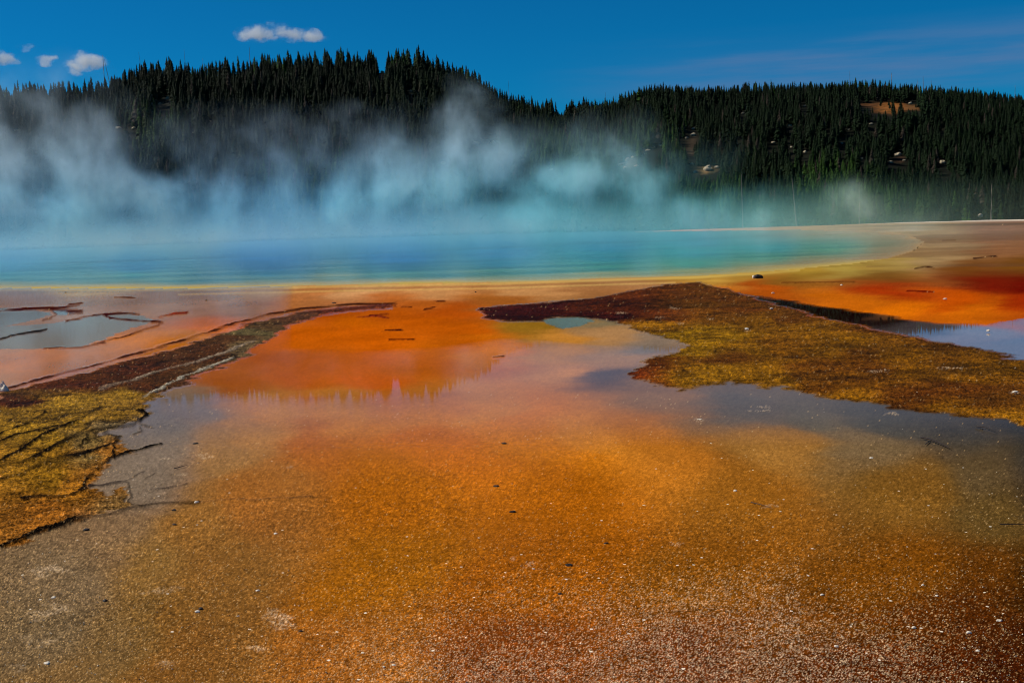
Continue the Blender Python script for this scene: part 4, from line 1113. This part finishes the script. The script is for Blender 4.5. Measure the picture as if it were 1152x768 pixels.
def cloud(name_label, bl, seed_shift=0.0, gain=0.030):
    import bmesh
    cx0 = [sum(b_[i] for b_ in bl) / len(bl) for i in range(3)]
    m, b, out = material('cloud_vapour')
    p0 = b.n('ShaderNodeNewGeometry').outputs['Position']
    st_ = b.v('MULTIPLY', p0, (1, 1, 1.2))
    nz = b.n('ShaderNodeTexNoise', {'Vector': st_, 'Scale': 0.02, 'Detail': 3.0})
    sn = b.n('ShaderNodeVectorMath', {0: b.v('SUBTRACT', nz.outputs['Color'], (0.5, 0.5, 0.5)), 'Scale': 52.0}, operation='SCALE')
    p = b.v('ADD', p0, sn.outputs[0])
    n1 = b.n('ShaderNodeTexNoise', {'Vector': b.v('MULTIPLY', p, (1, 1, 1.2)), 'Scale': 0.05, 'Detail': 5.0, 'Roughness': 0.6}).outputs['Fac']
    tot = None
    for (cx, cy, cz, rx, ry, rz, am) in bl:
        d = b.v('LENGTH', b.v('DIVIDE', b.v('SUBTRACT', p, (cx, cy, cz)), (rx, ry, rz)))
        e = b.m('MULTIPLY', b.rng(d, 1.0, 0.2), am)
        tot = e if tot is None else b.m('MAXIMUM', tot, e)
    dens = b.m('MULTIPLY', b.m('MULTIPLY', b.rng(b.m('ADD', n1, b.m('MULTIPLY', tot, 0.25)), 0.50, 0.72), b.m('POWER', tot, 0.5)), gain)
    v = b.n('ShaderNodeVolumeScatter', {'Color': (1, 1, 1, 1), 'Density': dens, 'Anisotropy': 0.0})
    b.t.links.new(v.outputs[0], out.inputs['Volume'])
    # the thin outer veil
    tr = b.n('ShaderNodeBsdfTransparent'); df = b.n('ShaderNodeBsdfDiffuse', {'Color': (1, 1, 1, 1)})
    mx = b.n('ShaderNodeMixShader', {0: 0.004, 1: tr.outputs[0], 2: df.outputs[0]}); b.t.links.new(mx.outputs[0], out.inputs['Surface'])
    bm = bmesh.new()
    for (cx, cy, cz, rx, ry, rz, am) in bl:
        bmesh.ops.create_icosphere(bm, subdivisions=3, radius=1.0, matrix=Matrix.Translation((cx - cx0[0], cy - cx0[1], cz - cx0[2])) @ Matrix.Diagonal((rx * 1.04, ry * 1.04, rz * 1.04, 1)))
    me = bpy.data.meshes.new('cloud'); bm.to_mesh(me); bm.free(); me.materials.append(m)
    o = bpy.data.objects.new('cloud', me); COL.objects.link(o); o.location = cx0
    rm = o.modifiers.new('join', 'REMESH'); rm.mode = 'VOXEL'; rm.voxel_size = 2.5
    tag(o, name_label, 'cloud', 'small white clouds over the higher hill')
    return o


cloud('long white cloud of three puffs above the higher hill, largest in the sky', [blob(279, 39, CD, 16, 8, 50, .9), blob(292, 38, CD, 17, 10, 50, 1), blob(303, 41, CD, 14, 6, 50, .9), blob(318, 37, CD, 14, 10, 50, 1), blob(330, 40, CD, 18, 8, 50, .9), blob(348, 40, CD, 18, 7.5, 50, 1), blob(358, 41, CD, 12, 5, 50, .8), blob(306, 28, CD, 7, 5, 20, .7)])
cloud('bright round puffy cloud beside the crossing dead trees', [blob(84, 74, CD, 12, 8, 50, .9), blob(94, 69, CD, 14, 11, 50, 1), blob(106, 70, CD, 15, 8, 50, 1), blob(83, 80, CD, 7, 6, 50, .7)])
cloud('small white puff left of the round cloud', [blob(50, 69, CD, 9, 6, 40, .9), blob(57, 66, CD, 8, 5, 40, 1)])
cloud('white cloud cut by the left edge of the view', [blob(4, 66, CD, 14, 7, 50, 1), blob(-14, 62, CD, 20, 9, 50, 1), blob(12, 68, CD, 9, 4, 50, .8)])
cloud('faint tiny wisp of cloud above the small puffs', [blob(29, 55, CD, 9, 4, 30, .8), blob(36, 53, CD, 7, 3, 30, .7)], gain=0.015)

# ------------------------------------------------------------------ light
SUN_EL, SUN_AZ = RAD(43), RAD(-78)      # azimuth from the view direction (+Y), negative = left
sd = Vector((math.sin(SUN_AZ) * math.cos(SUN_EL), math.cos(SUN_AZ) * math.cos(SUN_EL), math.sin(SUN_EL)))
L = bpy.data.lights.new('sun', 'SUN'); L.energy = 4.6; L.angle = RAD(0.5); L.color = (1.0, 0.93, 0.82)
lo = bpy.data.objects.new('sun', L); COL.objects.link(lo)
lo.rotation_euler = (-sd).to_track_quat('-Z', 'Y').to_euler()

w = bpy.data.worlds.new('World'); sc.world = w; w.use_nodes = True
w.node_tree.nodes.clear(); b = NT(w.node_tree)
sky = b.n('ShaderNodeTexSky', sky_type='NISHITA', sun_disc=False, sun_elevation=SUN_EL, sun_rotation=SUN_AZ, air_density=1.0, dust_density=0.3, ozone_density=3.0, altitude=2200)
tc = b.n('ShaderNodeTexCoord').outputs['Generated']
graded = b.mixc(1.0, sky.outputs[0], (0.02, 0.60, 0.96, 1), 'MULTIPLY')
# thin high cirrus low in the right of the sky
sx = b.n('ShaderNodeSeparateXYZ', {0: tc}); X, Y, Z = sx.outputs
cn = b.n('ShaderNodeTexNoise', {'Vector': b.v('MULTIPLY', tc, (3.0, 3.0, 40.0)), 'Scale': 1.6, 'Detail': 5.0, 'Roughness': 0.55}).outputs['Fac']
band = b.m('MULTIPLY', b.rng(Z, 0.08, 0.11), b.rng(Z, 0.155, 0.12))
band = b.m('MULTIPLY', band, b.rng(X, 0.0, 0.25))
cir = b.m('MULTIPLY', b.m('MULTIPLY', band, b.rng(cn, 0.35, 0.7, 0.15, 1.0)), 0.75)
graded = b.mixc(cir, graded, (1.3, 2.6, 5.2, 1))
bg = b.n('ShaderNodeBackground', {'Color': graded, 'Strength': 0.07})
wo = b.n('ShaderNodeOutputWorld'); b.t.links.new(bg.outputs[0], wo.inputs[0])

# ------------------------------------------------------------------ render settings
sc.view_settings.view_transform = 'Standard'
try: sc.view_settings.look = 'None'
except Exception: pass
sc.view_settings.exposure = 0.0; sc.view_settings.gamma = 1.0
sc.view_settings.use_curve_mapping = False
sc.render.engine = 'CYCLES'
sc.cycles.use_denoising = True
sc.cycles.filter_width = 1.1
try:
    sc.cycles.denoiser = 'OPENIMAGEDENOISE'; sc.cycles.denoising_input_passes = 'RGB_ALBEDO_NORMAL'
except Exception: pass
sc.cycles.max_bounces = 6; sc.cycles.diffuse_bounces = 2; sc.cycles.glossy_bounces = 3; sc.cycles.volume_bounces = 3
sc.cycles.volume_step_rate = 1.5
sc.cycles.volume_max_steps = 256
